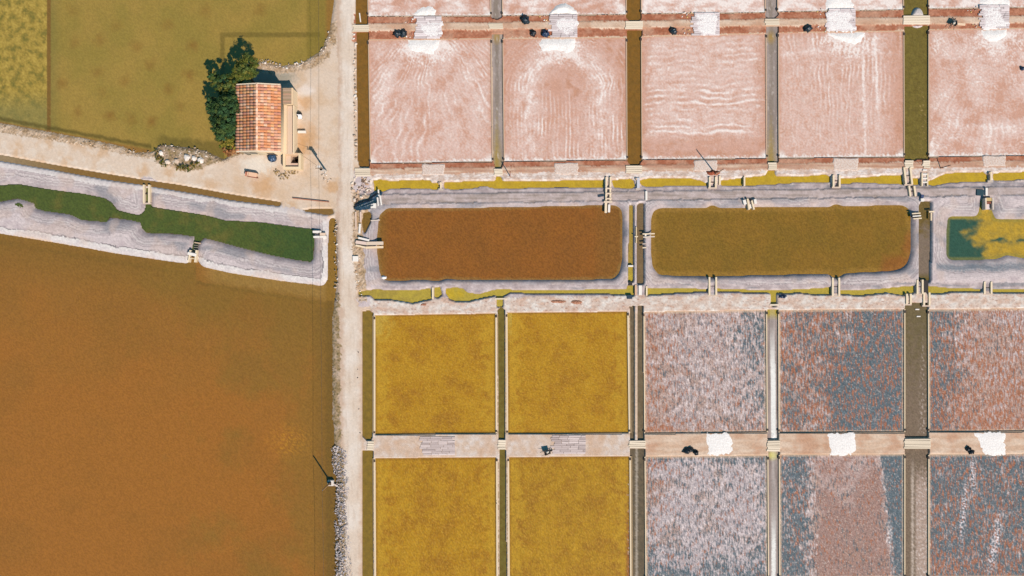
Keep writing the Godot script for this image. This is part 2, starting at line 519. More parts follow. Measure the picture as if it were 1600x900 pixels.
func tcol(i: int, j: int) -> Color:
	var x := X0 + i * S
	var y := Y0 + j * S
	var a := n1.get_noise_2d(x, y)
	var b := n2.get_noise_2d(x, y)
	var f := n3.get_noise_2d(x, y)
	var z := Z[j * NX + i]
	var wi := clampi(i + int(b * 3.0 + f * 2.0), 0, NX - 1)
	var wj := clampi(j + int(a * 2.0 + n3.get_noise_2d(x + 300, y) * 2.5), 0, NY - 1)
	var zz := Z[wj * NX + wi]
	if zz != PAN and zz != MUD and zz != BED and z != PAN and z != MUD and z != BED:
		z = zz
	var h := H[j * NX + i]
	var k := Color()
	match z:
		SAND:
			k = c(222, 196, 176)
		ROAD:
			k = c(231, 211, 195).lerp(c(240, 226, 216), clampf(0.4 + a * 1.2, 0, 1))
			var cx := 545.0 if y < 480 else 550.0
			k = k.lerp(c(212, 180, 158), clampf((absf(x - cx) - 9.0) / 9.0 + b * 0.6, 0, 0.8))
			k = k.lerp(c(205, 180, 160), clampf(n2.get_noise_2d(x * 3.0, y * 0.25) * 0.9 - 0.1, 0, 0.5))
		YARD:
			k = c(230, 208, 190).lerp(c(223, 194, 168), clampf(0.3 + a * 1.5 + b * 0.5, 0, 1))
			for q in CIRC:
				var d: float = Vector2(x - q[0], y - q[1]).length() / q[2] + b * 0.5
				k = k.lerp(c(214, 166, 118), clampf(1.1 - d, 0, 0.7))
			var w := Vector2((x - 402) / 26.0, (y - 258) / 16.0).length() + b * 0.5 + f * 0.3
			k = k.lerp(c(240, 230, 220), clampf(1.6 - w * 1.3, 0, 0.9))
			var w2 := Vector2((x - 478) / 14.0, (y - 142) / 9.0).length() + b * 0.4
			k = k.lerp(c(243, 228, 220), clampf(1.5 - w2 * 1.3, 0, 0.8))
			k = k.lerp(c(240, 222, 210), clampf((x - 520.0) / 60.0 + b * 0.3, 0, 0.5))
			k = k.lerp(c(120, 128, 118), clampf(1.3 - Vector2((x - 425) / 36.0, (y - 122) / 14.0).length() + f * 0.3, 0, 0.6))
		TRACK:
			k = c(230, 208, 190).lerp(c(219, 182, 148), clampf(0.15 + a * 1.6, 0, 0.8))
			k = k.lerp(c(240, 226, 214), clampf(b * 1.2, 0, 0.5))
		FRINGE:
			k = c(190, 160, 128).lerp(c(225, 200, 178), clampf(0.5 + b * 1.3, 0, 1)).lerp(c(120, 95, 62), clampf(f * 1.6 - 0.25, 0, 0.75))
		SCRUB:
			k = c(170, 145, 112).lerp(c(205, 180, 160), clampf(0.4 + b * 1.4, 0, 1)).lerp(c(96, 88, 42), clampf(f * 1.8 - 0.1, 0, 0.8))
		BANK, PONDBANK:
			var si := clampi(i + int(a * 4.0), 0, NX - 1)
			var sj := clampi(j + int(a * 3.0 + n1.get_noise_2d(x * 2.0 + 500, y) * 2.0), 0, NY - 1)
			var bb := B[sj * NX + si]
			var oo := O[sj * NX + si]
			k = c(204, 188, 192).lerp(c(222, 207, 208), clampf(0.5 + b * 1.2, 0, 1))
			if bb > 0:
				var tone := fposmod(sin(bb * 12.9898) * 43758.5, 1.0)
				k = c(160, 147, 152).lerp(c(224, 209, 211), clampf(0.18 + bb / 26.0 + b * 0.3 + n2.get_noise_2d(x * 0.4, y * 0.4) * 0.3, 0, 1))
				k = k.lerp(c(128, 120, 124), clampf((tone - 0.55) * 1.6 * (0.7 + b), 0, 0.7))
				k = k.lerp(c(232, 224, 222), clampf((0.35 - tone) * 1.8 * (0.8 - b), 0, 0.6))
				if bb < 3:
					k = k.lerp(c(186, 172, 166), 0.6)
				k = k.lerp(c(136, 138, 148), clampf(n1.get_noise_2d(x * 0.5 + 900, y * 1.5) * 2.2 - 0.3, 0, 0.6) * clampf(1.4 - absf(bb - 8.0) / 8.0, 0, 1))
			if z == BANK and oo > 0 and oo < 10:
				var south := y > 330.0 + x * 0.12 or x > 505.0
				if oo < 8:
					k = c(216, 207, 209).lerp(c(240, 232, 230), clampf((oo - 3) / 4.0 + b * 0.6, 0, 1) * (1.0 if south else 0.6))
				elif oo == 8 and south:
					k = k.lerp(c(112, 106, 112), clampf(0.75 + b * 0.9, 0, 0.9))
			k = k.lerp(c(216, 190, 178), clampf(a * 1.5 - 0.15, 0, 0.4))
			if y > 404 and x > 1462:
				k = k.lerp(c(112, 128, 142), clampf(0.9 - absf(y - 417.0 + a * 5.0) / 9.0 + f * 0.5, 0, 0.7))
		STRIP:
			k = c(180, 164, 166).lerp(c(210, 195, 197), clampf(0.35 + b * 1.2, 0, 1))
			k = k.lerp(c(120, 128, 138), clampf(n2.get_noise_2d(x * 0.25, y * 2.0) * 1.6 + (x - 1200.0) / 900.0 - 0.2, 0, 0.55))
		DRY:
			k = c(190, 172, 168).lerp(c(210, 193, 193), clampf(0.4 + b, 0, 1)).lerp(c(150, 136, 128), clampf(n2.get_noise_2d(x * 0.2, y * 3.0) * 1.6, 0, 0.6))
		EDGE:
			k = c(214, 190, 178).lerp(c(238, 226, 222), clampf(0.5 + b * 1.6 + f * 0.4, 0, 1)).lerp(c(205, 170, 150), clampf(n3.get_noise_2d(x * 0.4, y * 2.0) * 1.4, 0, 0.5))
		RED:
			k = c(174, 108, 82).lerp(c(198, 138, 112), clampf(0.35 + b * 1.1 + f * 0.5, 0, 1)).lerp(c(214, 172, 148), clampf(a * 1.6 - 0.1, 0, 0.55))
		PATH:
			k = c(218, 184, 160).lerp(c(232, 206, 186), clampf(0.4 + n2.get_noise_2d(x * 0.3, y * 1.5) * 1.4, 0, 1)).lerp(c(200, 148, 118), clampf(a * 1.5 + f * 0.3 - 0.05, 0, 0.6))
			if y > 200 and y < 300:
				k = k.lerp(c(190, 138, 116), clampf(0.45 + n2.get_noise_2d(x * 0.15, y * 2.5) * 1.5, 0, 0.7))
		PATHLOW:
			k = c(222, 196, 178).lerp(c(230, 214, 206), clampf(0.4 + b * 1.5, 0, 1)).lerp(c(216, 178, 150), clampf(a * 1.6, 0, 0.6)).lerp(c(186, 156, 132), clampf(f * 1.2 - 0.25, 0, 0.5))
		SHELF:
			k = c(222, 200, 188).lerp(c(238, 228, 222), clampf(0.35 + b * 1.5, 0, 1)).lerp(c(214, 174, 152), clampf(n1.get_noise_2d(x * 2.0, y * 4.0) * 1.7 - 0.05, 0, 0.6))
			k = k.lerp(c(160, 92, 66), clampf(n3.get_noise_2d(x * 0.5, y * 2.0) * 3.0 - 1.3, 0, 0.6))
		MUD:
			k = c(150, 132, 116).lerp(c(120, 100, 76), clampf(0.5 + b, 0, 1))
		BED:
			k = c(168, 144, 112).lerp(c(132, 108, 70), clampf(0.4 + b + (-0.2 - h) * 2.0, 0, 1))
		_:
			k = c(180, 140, 120)
	var quiet := 0.55 if z == ROAD or z == YARD or z == TRACK else 1.0
	var g := 1.0 + (f * 0.12 + rng.randf_range(-0.09, 0.09)) * quiet
	return Color(k.r * g, k.g * g, k.b * g)

func build_ground() -> void:
	var groups := [["ground", [SAND, FRINGE, SCRUB, BED]], ["road", [ROAD]], ["yard", [YARD]], ["track", [TRACK]], ["earth_bank", [BANK, PONDBANK, STRIP]], ["dry_channel", [DRY]], ["path", [RED, PATH, PATHLOW]], ["salt_shelf", [EDGE, SHELF]], ["channel_bed", [MUD, PAN]]]
	var ids := PackedInt32Array()
	ids.resize(NX * NY)
	var of := PackedByteArray()
	of.resize(32)
	for g in groups.size():
		for z in groups[g][1]:
			of[z] = g
	for g in groups.size():
		ids.fill(-1)
		var pv := PackedVector3Array()
		var nn := PackedVector3Array()
		var pc := PackedColorArray()
		var ix := PackedInt32Array()
		for j in NY - 1:
			for i in NX - 1:
				var o := j * NX + i
				if of[Z[o]] != g:
					continue
				if H[o] < -0.54 and H[o + 1] < -0.54 and H[o + NX] < -0.54 and H[o + NX + 1] < -0.54:
					continue
				for k in 4:
					var v := o + (k & 1) + (k >> 1) * NX
					if ids[v] < 0:
						ids[v] = pv.size()
						var vi := v % NX
						var vj := v / NX
						pv.append(at(X0 + vi * S, Y0 + vj * S, H[v]))
						var dx := H[vj * NX + mini(vi + 1, NX - 1)] - H[vj * NX + maxi(vi - 1, 0)]
						var dz := H[mini(vj + 1, NY - 1) * NX + vi] - H[maxi(vj - 1, 0) * NX + vi]
						nn.append(Vector3(-dx, 2.0 * S * U, -dz).normalized())
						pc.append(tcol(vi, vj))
				ix.append_array(PackedInt32Array([ids[o], ids[o + 1], ids[o + NX + 1], ids[o], ids[o + NX + 1], ids[o + NX]]))
		if pv.size():
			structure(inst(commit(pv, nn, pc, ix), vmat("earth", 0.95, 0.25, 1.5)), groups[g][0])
	# the plain round about, out to the horizon
	var far := 3000.0
	var a := at(X0, Y0)
	var b := at(X0 + (NX - 1) * S, Y0 + (NY - 1) * S)
	var st := SurfaceTool.new()
	st.begin(Mesh.PRIMITIVE_TRIANGLES)
	var y := -0.02
	for q in [[-far, -far, far, a.z], [-far, b.z, far, far], [-far, a.z, a.x, b.z], [b.x, a.z, far, b.z]]:
		for v in [Vector3(q[0], y, q[1]), Vector3(q[2], y, q[1]), Vector3(q[2], y, q[3]), Vector3(q[0], y, q[1]), Vector3(q[2], y, q[3]), Vector3(q[0], y, q[3])]:
			st.set_normal(Vector3.UP)
			st.add_vertex(v)
	for v in [Vector3(a.x, -1, a.z), Vector3(b.x, -1, a.z), Vector3(b.x, -1, b.z), Vector3(a.x, -1, a.z), Vector3(b.x, -1, b.z), Vector3(a.x, -1, b.z)]:
		st.set_normal(Vector3.UP)
		st.add_vertex(v)
	structure(inst(st.commit(), mat(190, 165, 135)), "ground")

# ---------------------------------------------------------------- water
func speck(k: Color, by := 0.09) -> Color:
	var g := 1.0 + rng.randf_range(-by, by) * 2.0
	return Color(k.r * g, k.g * g, k.b * g)

func water(called: String, poly: PackedVector2Array, level: float, grow: float, step: float, look: Callable) -> void:
	var rim := poly == p1 or poly == p2 or poly == p3
	var m := sheet(grown(poly, grow), step, func(x, y, d):
		edge_d = d - grow if rim else 99.0
		return [level, look.call(x, y)], rim)
	structure(inst(m, vmat("water", 0.14, 0.45)), called)

const SPOTS := [180, 38, 262, 38, 155, 62, 115, 65, 210, 72, 300, 70, 150, 112, 235, 100, 295, 118, 195, 125, 262, 138, 160, 145, 120, 175, 170, 180, 280, 165, 203, 185, 235, 190, 320, 15, 405, 15, 112, 15, 45, 120, 95, 130]

func look_field(x: float, y: float) -> Color:
	var a := n1.get_noise_2d(x * 0.6, y * 0.6)
	var b := n2.get_noise_2d(x, y)
	var f := n3.get_noise_2d(x, y)
	var k := c(161, 133, 64).lerp(c(150, 128, 59), clampf(0.5 + a * 1.4, 0, 1))
	if x < 71.5 + b:
		k = c(164, 138, 62).lerp(c(188, 160, 78), clampf(b * 1.3 + f * 0.9, 0, 1)).lerp(c(112, 106, 48), clampf(-b * 1.4 - f * 0.6, 0, 0.8))
		k = k.lerp(c(136, 126, 72), clampf((y - 140.0) / 45.0, 0, 0.7))
	elif x < 77.5 + b:
		k = c(130, 98, 46)
	else:
		for q in SPOTS.size() / 2:
			var d := Vector2(x - SPOTS[2 * q], y - SPOTS[2 * q + 1]).length() + b * 6.0
			if d < 13.0:
				k = k.lerp(c(136, 98, 42), (1.0 - d / 13.0) * (0.35 + 0.35 * fposmod(q * 0.37, 1.0)))
		if x < 96.0:
			k = k.lerp(c(110, 108, 58), (96.0 - x) / 18.0 * 0.4)
		var e := absf(y - 53.5 + b) if x > 344.0 and x < 500.0 else 99.0
		if y > 50 and y < 130:
			e = minf(e, absf(x - 346.5 + b))
		k = k.lerp(c(108, 92, 40), clampf(1.0 - (e - 2.0) / 2.5, 0, 0.6))
		if x > 476.0:
			k = k.lerp(c(122, 106, 40), 0.5 * clampf((x - 476.0) / 5.0, 0, 1))
		k = k.lerp(c(150, 106, 50), clampf((x - 506.0) / 8.0, 0, 0.7))
	var s := y - (190.0 + x * 0.187)       # distance to the south bank
	if x < 235:
		k = k.lerp(c(92, 80, 34), clampf(1.0 - absf(s + 5.0 + b * 2.0) / 5.0, 0, 0.75))
		k = k.lerp(c(146, 104, 52), clampf((s + 2.0) / 4.0, 0, 0.8))
	if x > 230 and x < 350:
		k = k.lerp(c(96, 84, 36), clampf((y - 206.0 - (x - 230.0) * 0.12 + b * 6.0) / 12.0, 0, 0.6) * smoothstep(228.0, 262.0, x + b * 8.0))
	return speck(k, 0.07)

func look_orange(x: float, y: float) -> Color:
	var a := n1.get_noise_2d(x * 0.5, y * 0.5)
	var b := n2.get_noise_2d(x, y)
	var k := c(150, 104, 45).lerp(c(160, 105, 43), clampf((y - 430.0 - x * 0.15) / 160.0 + a * 0.5, 0, 1))
	var top := 366.0 + x * 0.165
	if x > 300:
		top = 416.0 + (x - 316.0) * 0.165
	var d := y - top
	if x < 306:
		k = k.lerp(c(116, 88, 36), clampf(1.0 - absf(d - 13.0 + b * 3.0) / 5.0, 0, 0.6))
		k = k.lerp(c(150, 112, 56), clampf(1.0 - d / 9.0, 0, 0.7))
		k = k.lerp(c(134, 100, 42), clampf(1.0 - d / 70.0, 0, 0.7))
	else:
		k = k.lerp(c(186, 146, 84), clampf(1.0 - (d - 14.0 + b * 5.0) / 12.0, 0, 0.85) * smoothstep(308.0, 350.0, x))
		k = k.lerp(c(108, 84, 36), clampf(1.0 - absf(d - 27.0 + b * 2.0) / 3.5, 0, 0.7))
		k = k.lerp(c(138, 100, 42), clampf(1.0 - (d - 26.0) / 80.0, 0, 0.6) * clampf((d - 25.0) / 6.0, 0, 1))
	k = k.lerp(c(136, 104, 44), clampf((x - 330.0) / 240.0 + clampf((620.0 - y) / 260.0, 0.0, 0.5) * clampf(x / 200.0, 0.3, 1.0) + a * 0.9 + b * 0.2 - 0.1, 0, 0.65))
	k = k.lerp(c(140, 98, 42), clampf(n1.get_noise_2d(x * 0.25 + 700, y * 0.35) * 0.9 - 0.1, 0, 0.3))
	if x > 505:
		k = k.lerp(c(142, 106, 42) if y < 470 else c(122, 92, 38), clampf((x - 505.0) / 8.0, 0, 0.8))
	if y > 480:
		k = k.lerp(c(120, 92, 42), clampf((x - 485.0) / 40.0, 0, 0.4))
		var yel := Vector2((x - 450.0) / 36.0, (y - 690.0) / 30.0).length()
		k = k.lerp(c(196, 138, 44), clampf(1.2 - yel, 0, 1) * clampf(n3.get_noise_2d(x * 0.5 + y * 0.4, y * 1.5 - x) * 2.0, 0, 0.7))
	return speck(k, 0.08)

func look_canal(x: float, y: float) -> Color:
	var a := n1.get_noise_2d(x, y)
	var b := n2.get_noise_2d(x, y)
	return speck(c(84, 94, 42).lerp(c(108, 102, 48), clampf(a * 1.4 + b * 0.5 - 0.1, 0, 0.8)).lerp(c(64, 86, 42), clampf((x - 380.0) / 110.0 + b * 0.6, 0, 0.7)), 0.12)

func look_p1(x: float, y: float) -> Color:
	var a := n1.get_noise_2d(x, y)
	var k := c(147, 93, 38).lerp(c(140, 90, 38), clampf(0.5 + a, 0, 1)).lerp(c(134, 98, 42), clampf(1.0 - (x - 590.0) / 18.0, 0, 0.7)).lerp(c(130, 94, 42), clampf((x - 925.0) / 40.0, 0, 0.5))
	k = k.lerp(c(150, 116, 62), clampf(0.8 - edge_d / 4.0 + n2.get_noise_2d(x, y) * 0.6, 0, 0.6))
	return speck(k, 0.12)

func look_p2(x: float, y: float) -> Color:
	var a := n1.get_noise_2d(x, y)
	var k := c(140, 105, 39).lerp(c(133, 102, 38), clampf(0.5 + a * 1.5, 0, 1))
	k = k.lerp(c(160, 122, 54), clampf(1.0 - edge_d / 7.0 + n2.get_noise_2d(x, y) * 0.5, 0, 0.6))
	return speck(k.lerp(c(150, 88, 42), clampf((x - 1360.0) / 50.0 + (y - 420.0) / 40.0 + a, 0, 0.6)), 0.11)

func look_p3(x: float, y: float) -> Color:
	var b := n1.get_noise_2d(x * 1.6, y * 2.0) * 1.2 + n2.get_noise_2d(x, y) * 0.5
	var w := smoothstep(-14.0, 16.0, x - 1518.0 - absf(y - 362.0) * 0.45 + b * 22.0)
	var drift := clampf(1.0 - absf(y - 377.0 + b * 5.0) / 5.0, 0, 1) * smoothstep(1530.0, 1560.0, x)
	w = clampf(w - drift * (0.7 + b), 0, 1)
	w = lerpf(w, 1.0, smoothstep(344.0, 338.0, y))
	w *= 0.92 + 0.3 * n2.get_noise_2d(x * 1.4, y * 1.4)
	return speck(c(60, 90, 74).lerp(c(190, 154, 54), clampf(w, 0, 1)).lerp(c(140, 132, 66), clampf(0.7 - edge_d / 5.0, 0, 0.5)), 0.09)

func look_yellow(x: float, y: float) -> Color:
	var b := n2.get_noise_2d(x, y)
	return speck(c(196, 163, 46).lerp(c(182, 150, 50), clampf(0.4 + b, 0, 1)), 0.06)

func look_lower(x: float, y: float) -> Color:
	var b := n2.get_noise_2d(x, y)
	return speck(c(182, 160, 66).lerp(c(196, 166, 48), clampf(1.0 - Vector2((x - 706) / 20.0, (y - 459) / 10.0).length() + b, 0, 1)).lerp(c(158, 136, 66), clampf((660.0 - x) / 100.0 + b, 0, 0.6)), 0.07)

func look_chan(kind: String, poly: PackedVector2Array, x: float, y: float) -> Color:
	var b := n2.get_noise_2d(x * 1.5, y * 1.5)
	var f := n3.get_noise_2d(x, y)
	match kind:
		"brown":
			return speck(c(138, 98, 38).lerp(c(126, 92, 38), clampf(0.5 + b, 0, 1)), 0.06)
		"olive":
			var w := clampf(n3.get_noise_2d(x * 1.5, y * 0.8) * 2.5 - 1.2, 0, 0.5) if x > 1436 and y > 130 else 0.0
			return speck(c(114, 98, 44).lerp(c(124, 108, 50), clampf(0.5 + b, 0, 1)).lerp(c(190, 160, 110), w), 0.09)
		"olive2":
			return speck(c(142, 114, 46).lerp(c(128, 104, 44), clampf(0.5 + b, 0, 1)), 0.06)
		"olive3":
			return speck(c(122, 108, 50).lerp(c(112, 94, 40), clampf(0.5 + b, 0, 1)), 0.06)
	var x0 := poly[0].x
	if kind == "greywide":
		var l := clampf(1.0 - absf(x - 995.0 + f * 1.5) / 2.5, 0, 0.7)
		return speck(c(118, 102, 80).lerp(c(100, 88, 70), clampf(0.5 + b, 0, 1)).lerp(c(190, 176, 162), l), 0.07)
	if kind == "dry":
		var t := (x - x0) / 16.0
		var a0 := n1.get_noise_2d(x, y * 2.0)
		var k := c(178, 164, 160).lerp(c(154, 140, 134), clampf(n2.get_noise_2d(x * 1.5, y * 0.12) + 0.4, 0, 1))
		k = k.lerp(c(140, 126, 112), clampf(1.0 - absf(t - 0.5) * 4.0 + a0 * 0.8, 0, 0.55))
		k = k.lerp(c(176, 148, 74), clampf((y - 160.0) / 100.0 - absf(t - 0.45) * 1.3 + f * 0.2, 0, 0.85))
		k = k.lerp(c(180, 146, 80), clampf(1.0 - Vector2((x - x0 - 7.0) / 9.0, (y - 58.0) / 13.0).length(), 0, 0.8))
		return speck(k.lerp(c(225, 214, 210), clampf(n2.get_noise_2d(x * 4.0, y * 0.8) * 2.0 - 0.75, 0, 0.6)), 0.03)
	if kind == "salty" or kind == "salty2":
		var mid := 1208.5 + (y - 585.0) * 0.012
		var w2 := clampf((4.2 - absf(x - mid)) * 1.2 + f * 0.6, 0, 1) * clampf((y - 500.0) / 80.0, 0.1, 1)
		var k2 := c(176, 160, 156).lerp(c(150, 134, 130), clampf(0.4 + n2.get_noise_2d(x * 2.0, y * 0.2) * 1.3, 0, 1))
		if kind == "salty2":
			w2 = clampf((3.6 - absf(x - 1209.5)) * 1.0 + f * 0.6, 0, 1) * clampf((y - 790.0) / 60.0, 0.15, 1)
		k2 = k2.lerp(c(186, 164, 66), clampf(1.2 - absf(y - 486.0) / 12.0, 0, 0.9))
		k2 = k2.lerp(c(226, 214, 120), clampf(1.2 - Vector2((x - 1208) / 8.0, (y - 712) / 8.0).length(), 0, 0.9))
		return speck(k2.lerp(c(248, 246, 244), w2), 0.04)
	if kind == "crust" or kind == "crust2":
		var k3 := c(118, 104, 76).lerp(c(132, 114, 98), clampf((y - 500.0) / 130.0 + b * 0.5, 0, 1))
		var s := clampf(n3.get_noise_2d(x * 1.3, y * 0.7) * 2.4 - 0.5, 0, 0.7)
		if kind == "crust":
			return speck(k3.lerp(c(214, 196, 186), s * clampf(1.0 - absf(x - 1443.0) / 6.0 + (y - 590.0) / 200.0, 0, 1) * clampf((y - 500.0) / 60.0, 0, 1)), 0.09)
		var right := clampf((x - 1430.0) / 4.0, 0, 1) * clampf((y - 730.0) / 30.0 + f, 0, 1)
		k3 = k3.lerp(c(190, 166, 154), right * 0.85)
		k3 = k3.lerp(c(214, 196, 184), clampf(1.0 - absf(x - 1427.0 + f * 2.0) / 3.0, 0, 1) * clampf((y - 715.0) / 40.0, 0, 0.9))
		return speck(k3.lerp(c(240, 228, 224), s * right * 0.8), 0.12)
	return speck(c(124, 108, 84).lerp(c(112, 94, 70), clampf(0.5 + b, 0, 1)), 0.07)

func build_water() -> void:
	water("pond_water", field_p, -0.2, 3, 1.5, look_field)
	water("pond_water", orange_p, -0.14, 2, 1.5, look_orange)
	water("canal_water", canal_p, -0.16, 0.5, 1.5, look_canal)
	water("canal_water", pts([24, 318, 30, 317, 36, 320, 37, 325, 31, 329, 25, 326]), 0.06, 0, 1.0, look_canal)
	water("pond_water", p1, -0.2, 4, 1.5, look_p1)
	water("pond_water", p2, -0.2, 4, 1.5, look_p2)
	water("pond_water", p3, -0.26, 3, 1.5, look_p3)
	for p in yellow:
		water("channel_water", p, -0.22, 1.5, 1.5, look_yellow)
	for p in lower:
		water("channel_water", p, -0.16, 1.5, 1.5, look_lower)
	var brown := func(x, y): return speck(c(136, 104, 56).lerp(c(160, 140, 112), clampf(0.5 - (x - 40.0) / 150.0, 0, 0.75)), 0.06)
	water("ditch_water", ditch_p, -0.1, 0.6, 1.5, brown)
	water("ditch_water", ditch2_p, -0.1, 1, 1.5, brown)
	water("pool_water", pool_p, -0.12, 1.5, 1.5, func(_x, _y): return speck(c(128, 98, 44)))
	water("channel_water", thin_p, -0.18, 0.5, 1.5, func(_x, y): return speck(c(164, 138, 62).lerp(c(188, 164, 60), clampf((y - 410.0) / 20.0, 0, 1))))
	water("channel_water", mid_p, -0.18, 0.5, 1.5, func(_x, _y): return speck(c(126, 104, 74)))
	water("channel_water", east_p, -0.18, 0.5, 1.5, func(x, y): return speck(c(116, 96, 52).lerp(c(132, 114, 98), clampf((y - 345.0) / 30.0 + n2.get_noise_2d(x, y), 0, 1)).lerp(c(112, 96, 48), clampf((y - 425.0) / 10.0, 0, 1))))
	for q in chan:
		var kind: String = q[1]
		var poly: PackedVector2Array = q[0]
		var wet := kind in ["brown", "olive", "olive2", "olive3", "grey", "greywide"]
		var m := sheet(grown(poly, 1.5), 1.5, func(x, y, _d): return [(-0.15 if wet else -0.16 + n3.get_noise_2d(x, y) * 0.02), look_chan(kind, poly, x, y)])
		structure(inst(m, vmat("water", 0.14, 0.45) if wet else vmat("earth", 0.95, 0.25, 1.5)), "channel_water" if wet else "channel_floor")

# ---------------------------------------------------------------- pans
func scratch(across: float, along: float, every := 6.6) -> float:
	# rake lines: parallel, each of its own strength, broken here and there, on soft mottling
	var t := across / every + n2.get_noise_2d(across * 0.25, along * 0.22) * 0.45
	var id := floorf(t)
	var own := fposmod(sin(id * 78.233) * 43758.5, 1.0)
	var line := pow(0.5 - 0.5 * cos(TAU * t), 2.0)
	var here := clampf(0.5 + n1.get_noise_2d(across * 1.2 + 300.0, along * 0.9) * 1.6 + n2.get_noise_2d(id * 37.0, along * 0.35) * 1.0, 0, 1)
	return (line - 0.35) * (0.25 + own) * here * 0.95 + n2.get_noise_2d(across * 1.2, along * 0.5) * 0.28

func pan_look(kind: String, u: float, v: float, x: float, y: float) -> Array:
	var a := n1.get_noise_2d(x, y)
	var b := n2.get_noise_2d(x, y)
	var f := n3.get_noise_2d(x, y)
	var edge := minf(minf(u, 1.0 - u), minf(v, 1.0 - v))
	var k := Color()
	var h := -0.12 if kind == "yellow" or kind.begins_with("tile") else -0.07
	if kind == "yellow":
		k = (c(174, 125, 27) if y < 700.0 or x < 800.0 else c(168, 124, 32)).lerp(c(188, 143, 38), clampf(0.3 + a * 0.6 + b * 0.3, 0, 1)).lerp(c(154, 106, 36), clampf(-a * 0.8 - b * 0.5 + f * 0.35 + (0.12 if y > 700.0 else 0.0), 0, 0.6))
		k = k.lerp(c(172, 120, 40), clampf(f * 0.8, 0, 0.5)).lerp(c(204, 162, 66), clampf(n3.get_noise_2d(x * 1.7 + 70, y * 1.7) * 1.2 - 0.1, 0, 0.5))
		k = k.lerp(c(194, 152, 48), clampf(1.0 - minf(u, 1.0 - u) / 0.12 + b, 0, 0.5))
		k = k.lerp(c(120, 86, 36), clampf(1.0 - edge / 0.018, 0, 0.45))
		if x < 800 and y < 700:
			k = k.lerp(c(192, 162, 72), clampf(1.1 - Vector2(u / 0.16, v / 0.22).length() + b * 0.5, 0, 0.7))
		if x > 800 and y > 700:
			k = k.lerp(c(140, 78, 46), clampf((u - 0.955) / 0.03, 0, 1) * clampf(v * 2.0 - 0.3 + f, 0, 0.8))
			k = k.lerp(c(230, 210, 190), clampf(f * 3.0 - 1.0, 0, 0.8) * clampf((u - 0.975) / 0.02, 0, 1))
		return [h, speck(k, 0.11)]
	if kind.begins_with("tile"):
		# worn clay and salt crust in short upright strokes
		var st := n3.get_noise_2d(x * 1.6, y * 0.27)
		var st2 := n3.get_noise_2d(x * 2.4 + 400, y * 0.5 + 77)
		var pinkw := 0.0
		var dark := 0.0
		var orange := 0.0
		match kind:
			"tile0":
				dark = 0.04 + clampf((u - 0.66) * 1.2, 0, 0.24) + clampf(0.3 - absf(v - 0.2) - absf(u - 0.85), 0, 0.12)
				orange = clampf(0.35 - u, 0, 0.3) + 0.05 + clampf((v - 0.85) * 2.0, 0, 0.25)
			"tile1":
				dark = clampf(0.32 + (u - 0.34 - (0.18 if v < 0.35 else 0.0)) * 4.0, 0.45, 0.86)
				orange = 0.40 - clampf((u - 0.4) * 0.5, 0, 0.1)
			"tile2":
				dark = 0.08 + clampf(0.4 - u, 0, 0.4) * 1.7
				orange = 0.30 + v * 0.25
			"tile3":
				dark = clampf(v - 0.62, 0, 0.4) + clampf(0.08 - v, 0, 0.1) * 5.0 + 0.13 + clampf(0.1 - minf(u, 1.0 - u), 0, 0.1) * 2.0
				orange = clampf(0.3 - u, 0, 0.3) * 1.2 * clampf(1.2 - v, 0, 1)
			"tile4":
				dark = 0.10 + clampf((0.29 - u + b * 0.05) * 5.0, 0, 0.5) + clampf((u - 0.80 - v * 0.1) * 14.0, 0, 0.8)
				orange = 0.12 if u < 0.28 else 0.04
			"tile5":
				dark = 0.66
				orange = 0.24 + v * 0.14
		var fine := n3.get_noise_2d(x * 3.1 + 15, y * 0.7 + 40)
		var col := n3.get_noise_2d(x * 1.5 + 700, y * 0.14)
		k = (c(184, 162, 158) if kind != "tile3" else c(182, 170, 174)).lerp(c(222, 206, 207), clampf(0.4 + st2 * 1.6 + fine * 1.4 + a * 0.8, 0, 1))
		k = k.lerp(c(126, 120, 128), clampf(st * 1.3 + fine * 1.3 + col * 0.5 + b * 0.6 + 0.12, 0, 0.8))
		if kind == "tile4" and u + b * 0.05 + st * 0.03 > 0.28 and u + b * 0.04 < 0.8 + v * 0.1:
			k = c(164, 133, 125).lerp(c(194, 171, 168), clampf(0.9 - v * 2.2 + a * 2.0 + st2 * 0.5, 0, 1)).lerp(c(146, 110, 100), clampf(st2 * 0.9 + fine * 0.6, 0, 0.5))
		k = k.lerp(c(168, 128, 108), clampf(orange * 2.2 + a * 1.5 + b * 0.6 + col * 0.5 - 0.3, 0, 0.6))
		k = k.lerp(c(76, 100, 112), clampf(dark * 3.0 - 0.62 + st * 1.1 + fine * 0.8 + col * 0.8 + b * 0.8 + a * 0.7, 0, 0.88))
		k = k.lerp(c(172, 108, 76), clampf(orange * 2.5 - 0.85 + n3.get_noise_2d(x * 1.4 + 91, y * 0.3 + 31) * 2.2 + fine * 0.5 + col * 0.5 + b * 0.7 - a * 0.6, 0, 0.85))
		k = k.lerp(c(226, 210, 206), clampf(n3.get_noise_2d(x * 2.6 + 200, y * 1.2 + 9) * 1.6 - 0.6, 0, 0.6))
		if kind == "tile5":
			var w := clampf(1.0 - absf(u - 0.27 + (v - 0.6) * 0.08) / 0.035, 0, 1) * clampf(1.0 - absf(v - 0.48) * 3.0, 0, 1) + clampf(1.0 - absf(u - 0.30 + (v - 0.7) * 0.18 - 0.24) / 0.05, 0, 1) * clampf(1.2 - absf(v - 0.72) * 4.0, 0, 1) + clampf(1.0 - absf(u - 0.36) / 0.03, 0, 1) * clampf(1.0 - absf(v - 0.18) * 5.0, 0, 0.8)
			k = k.lerp(c(236, 226, 232), clampf(w * (f * 3.5 + 0.2), 0, 0.95))
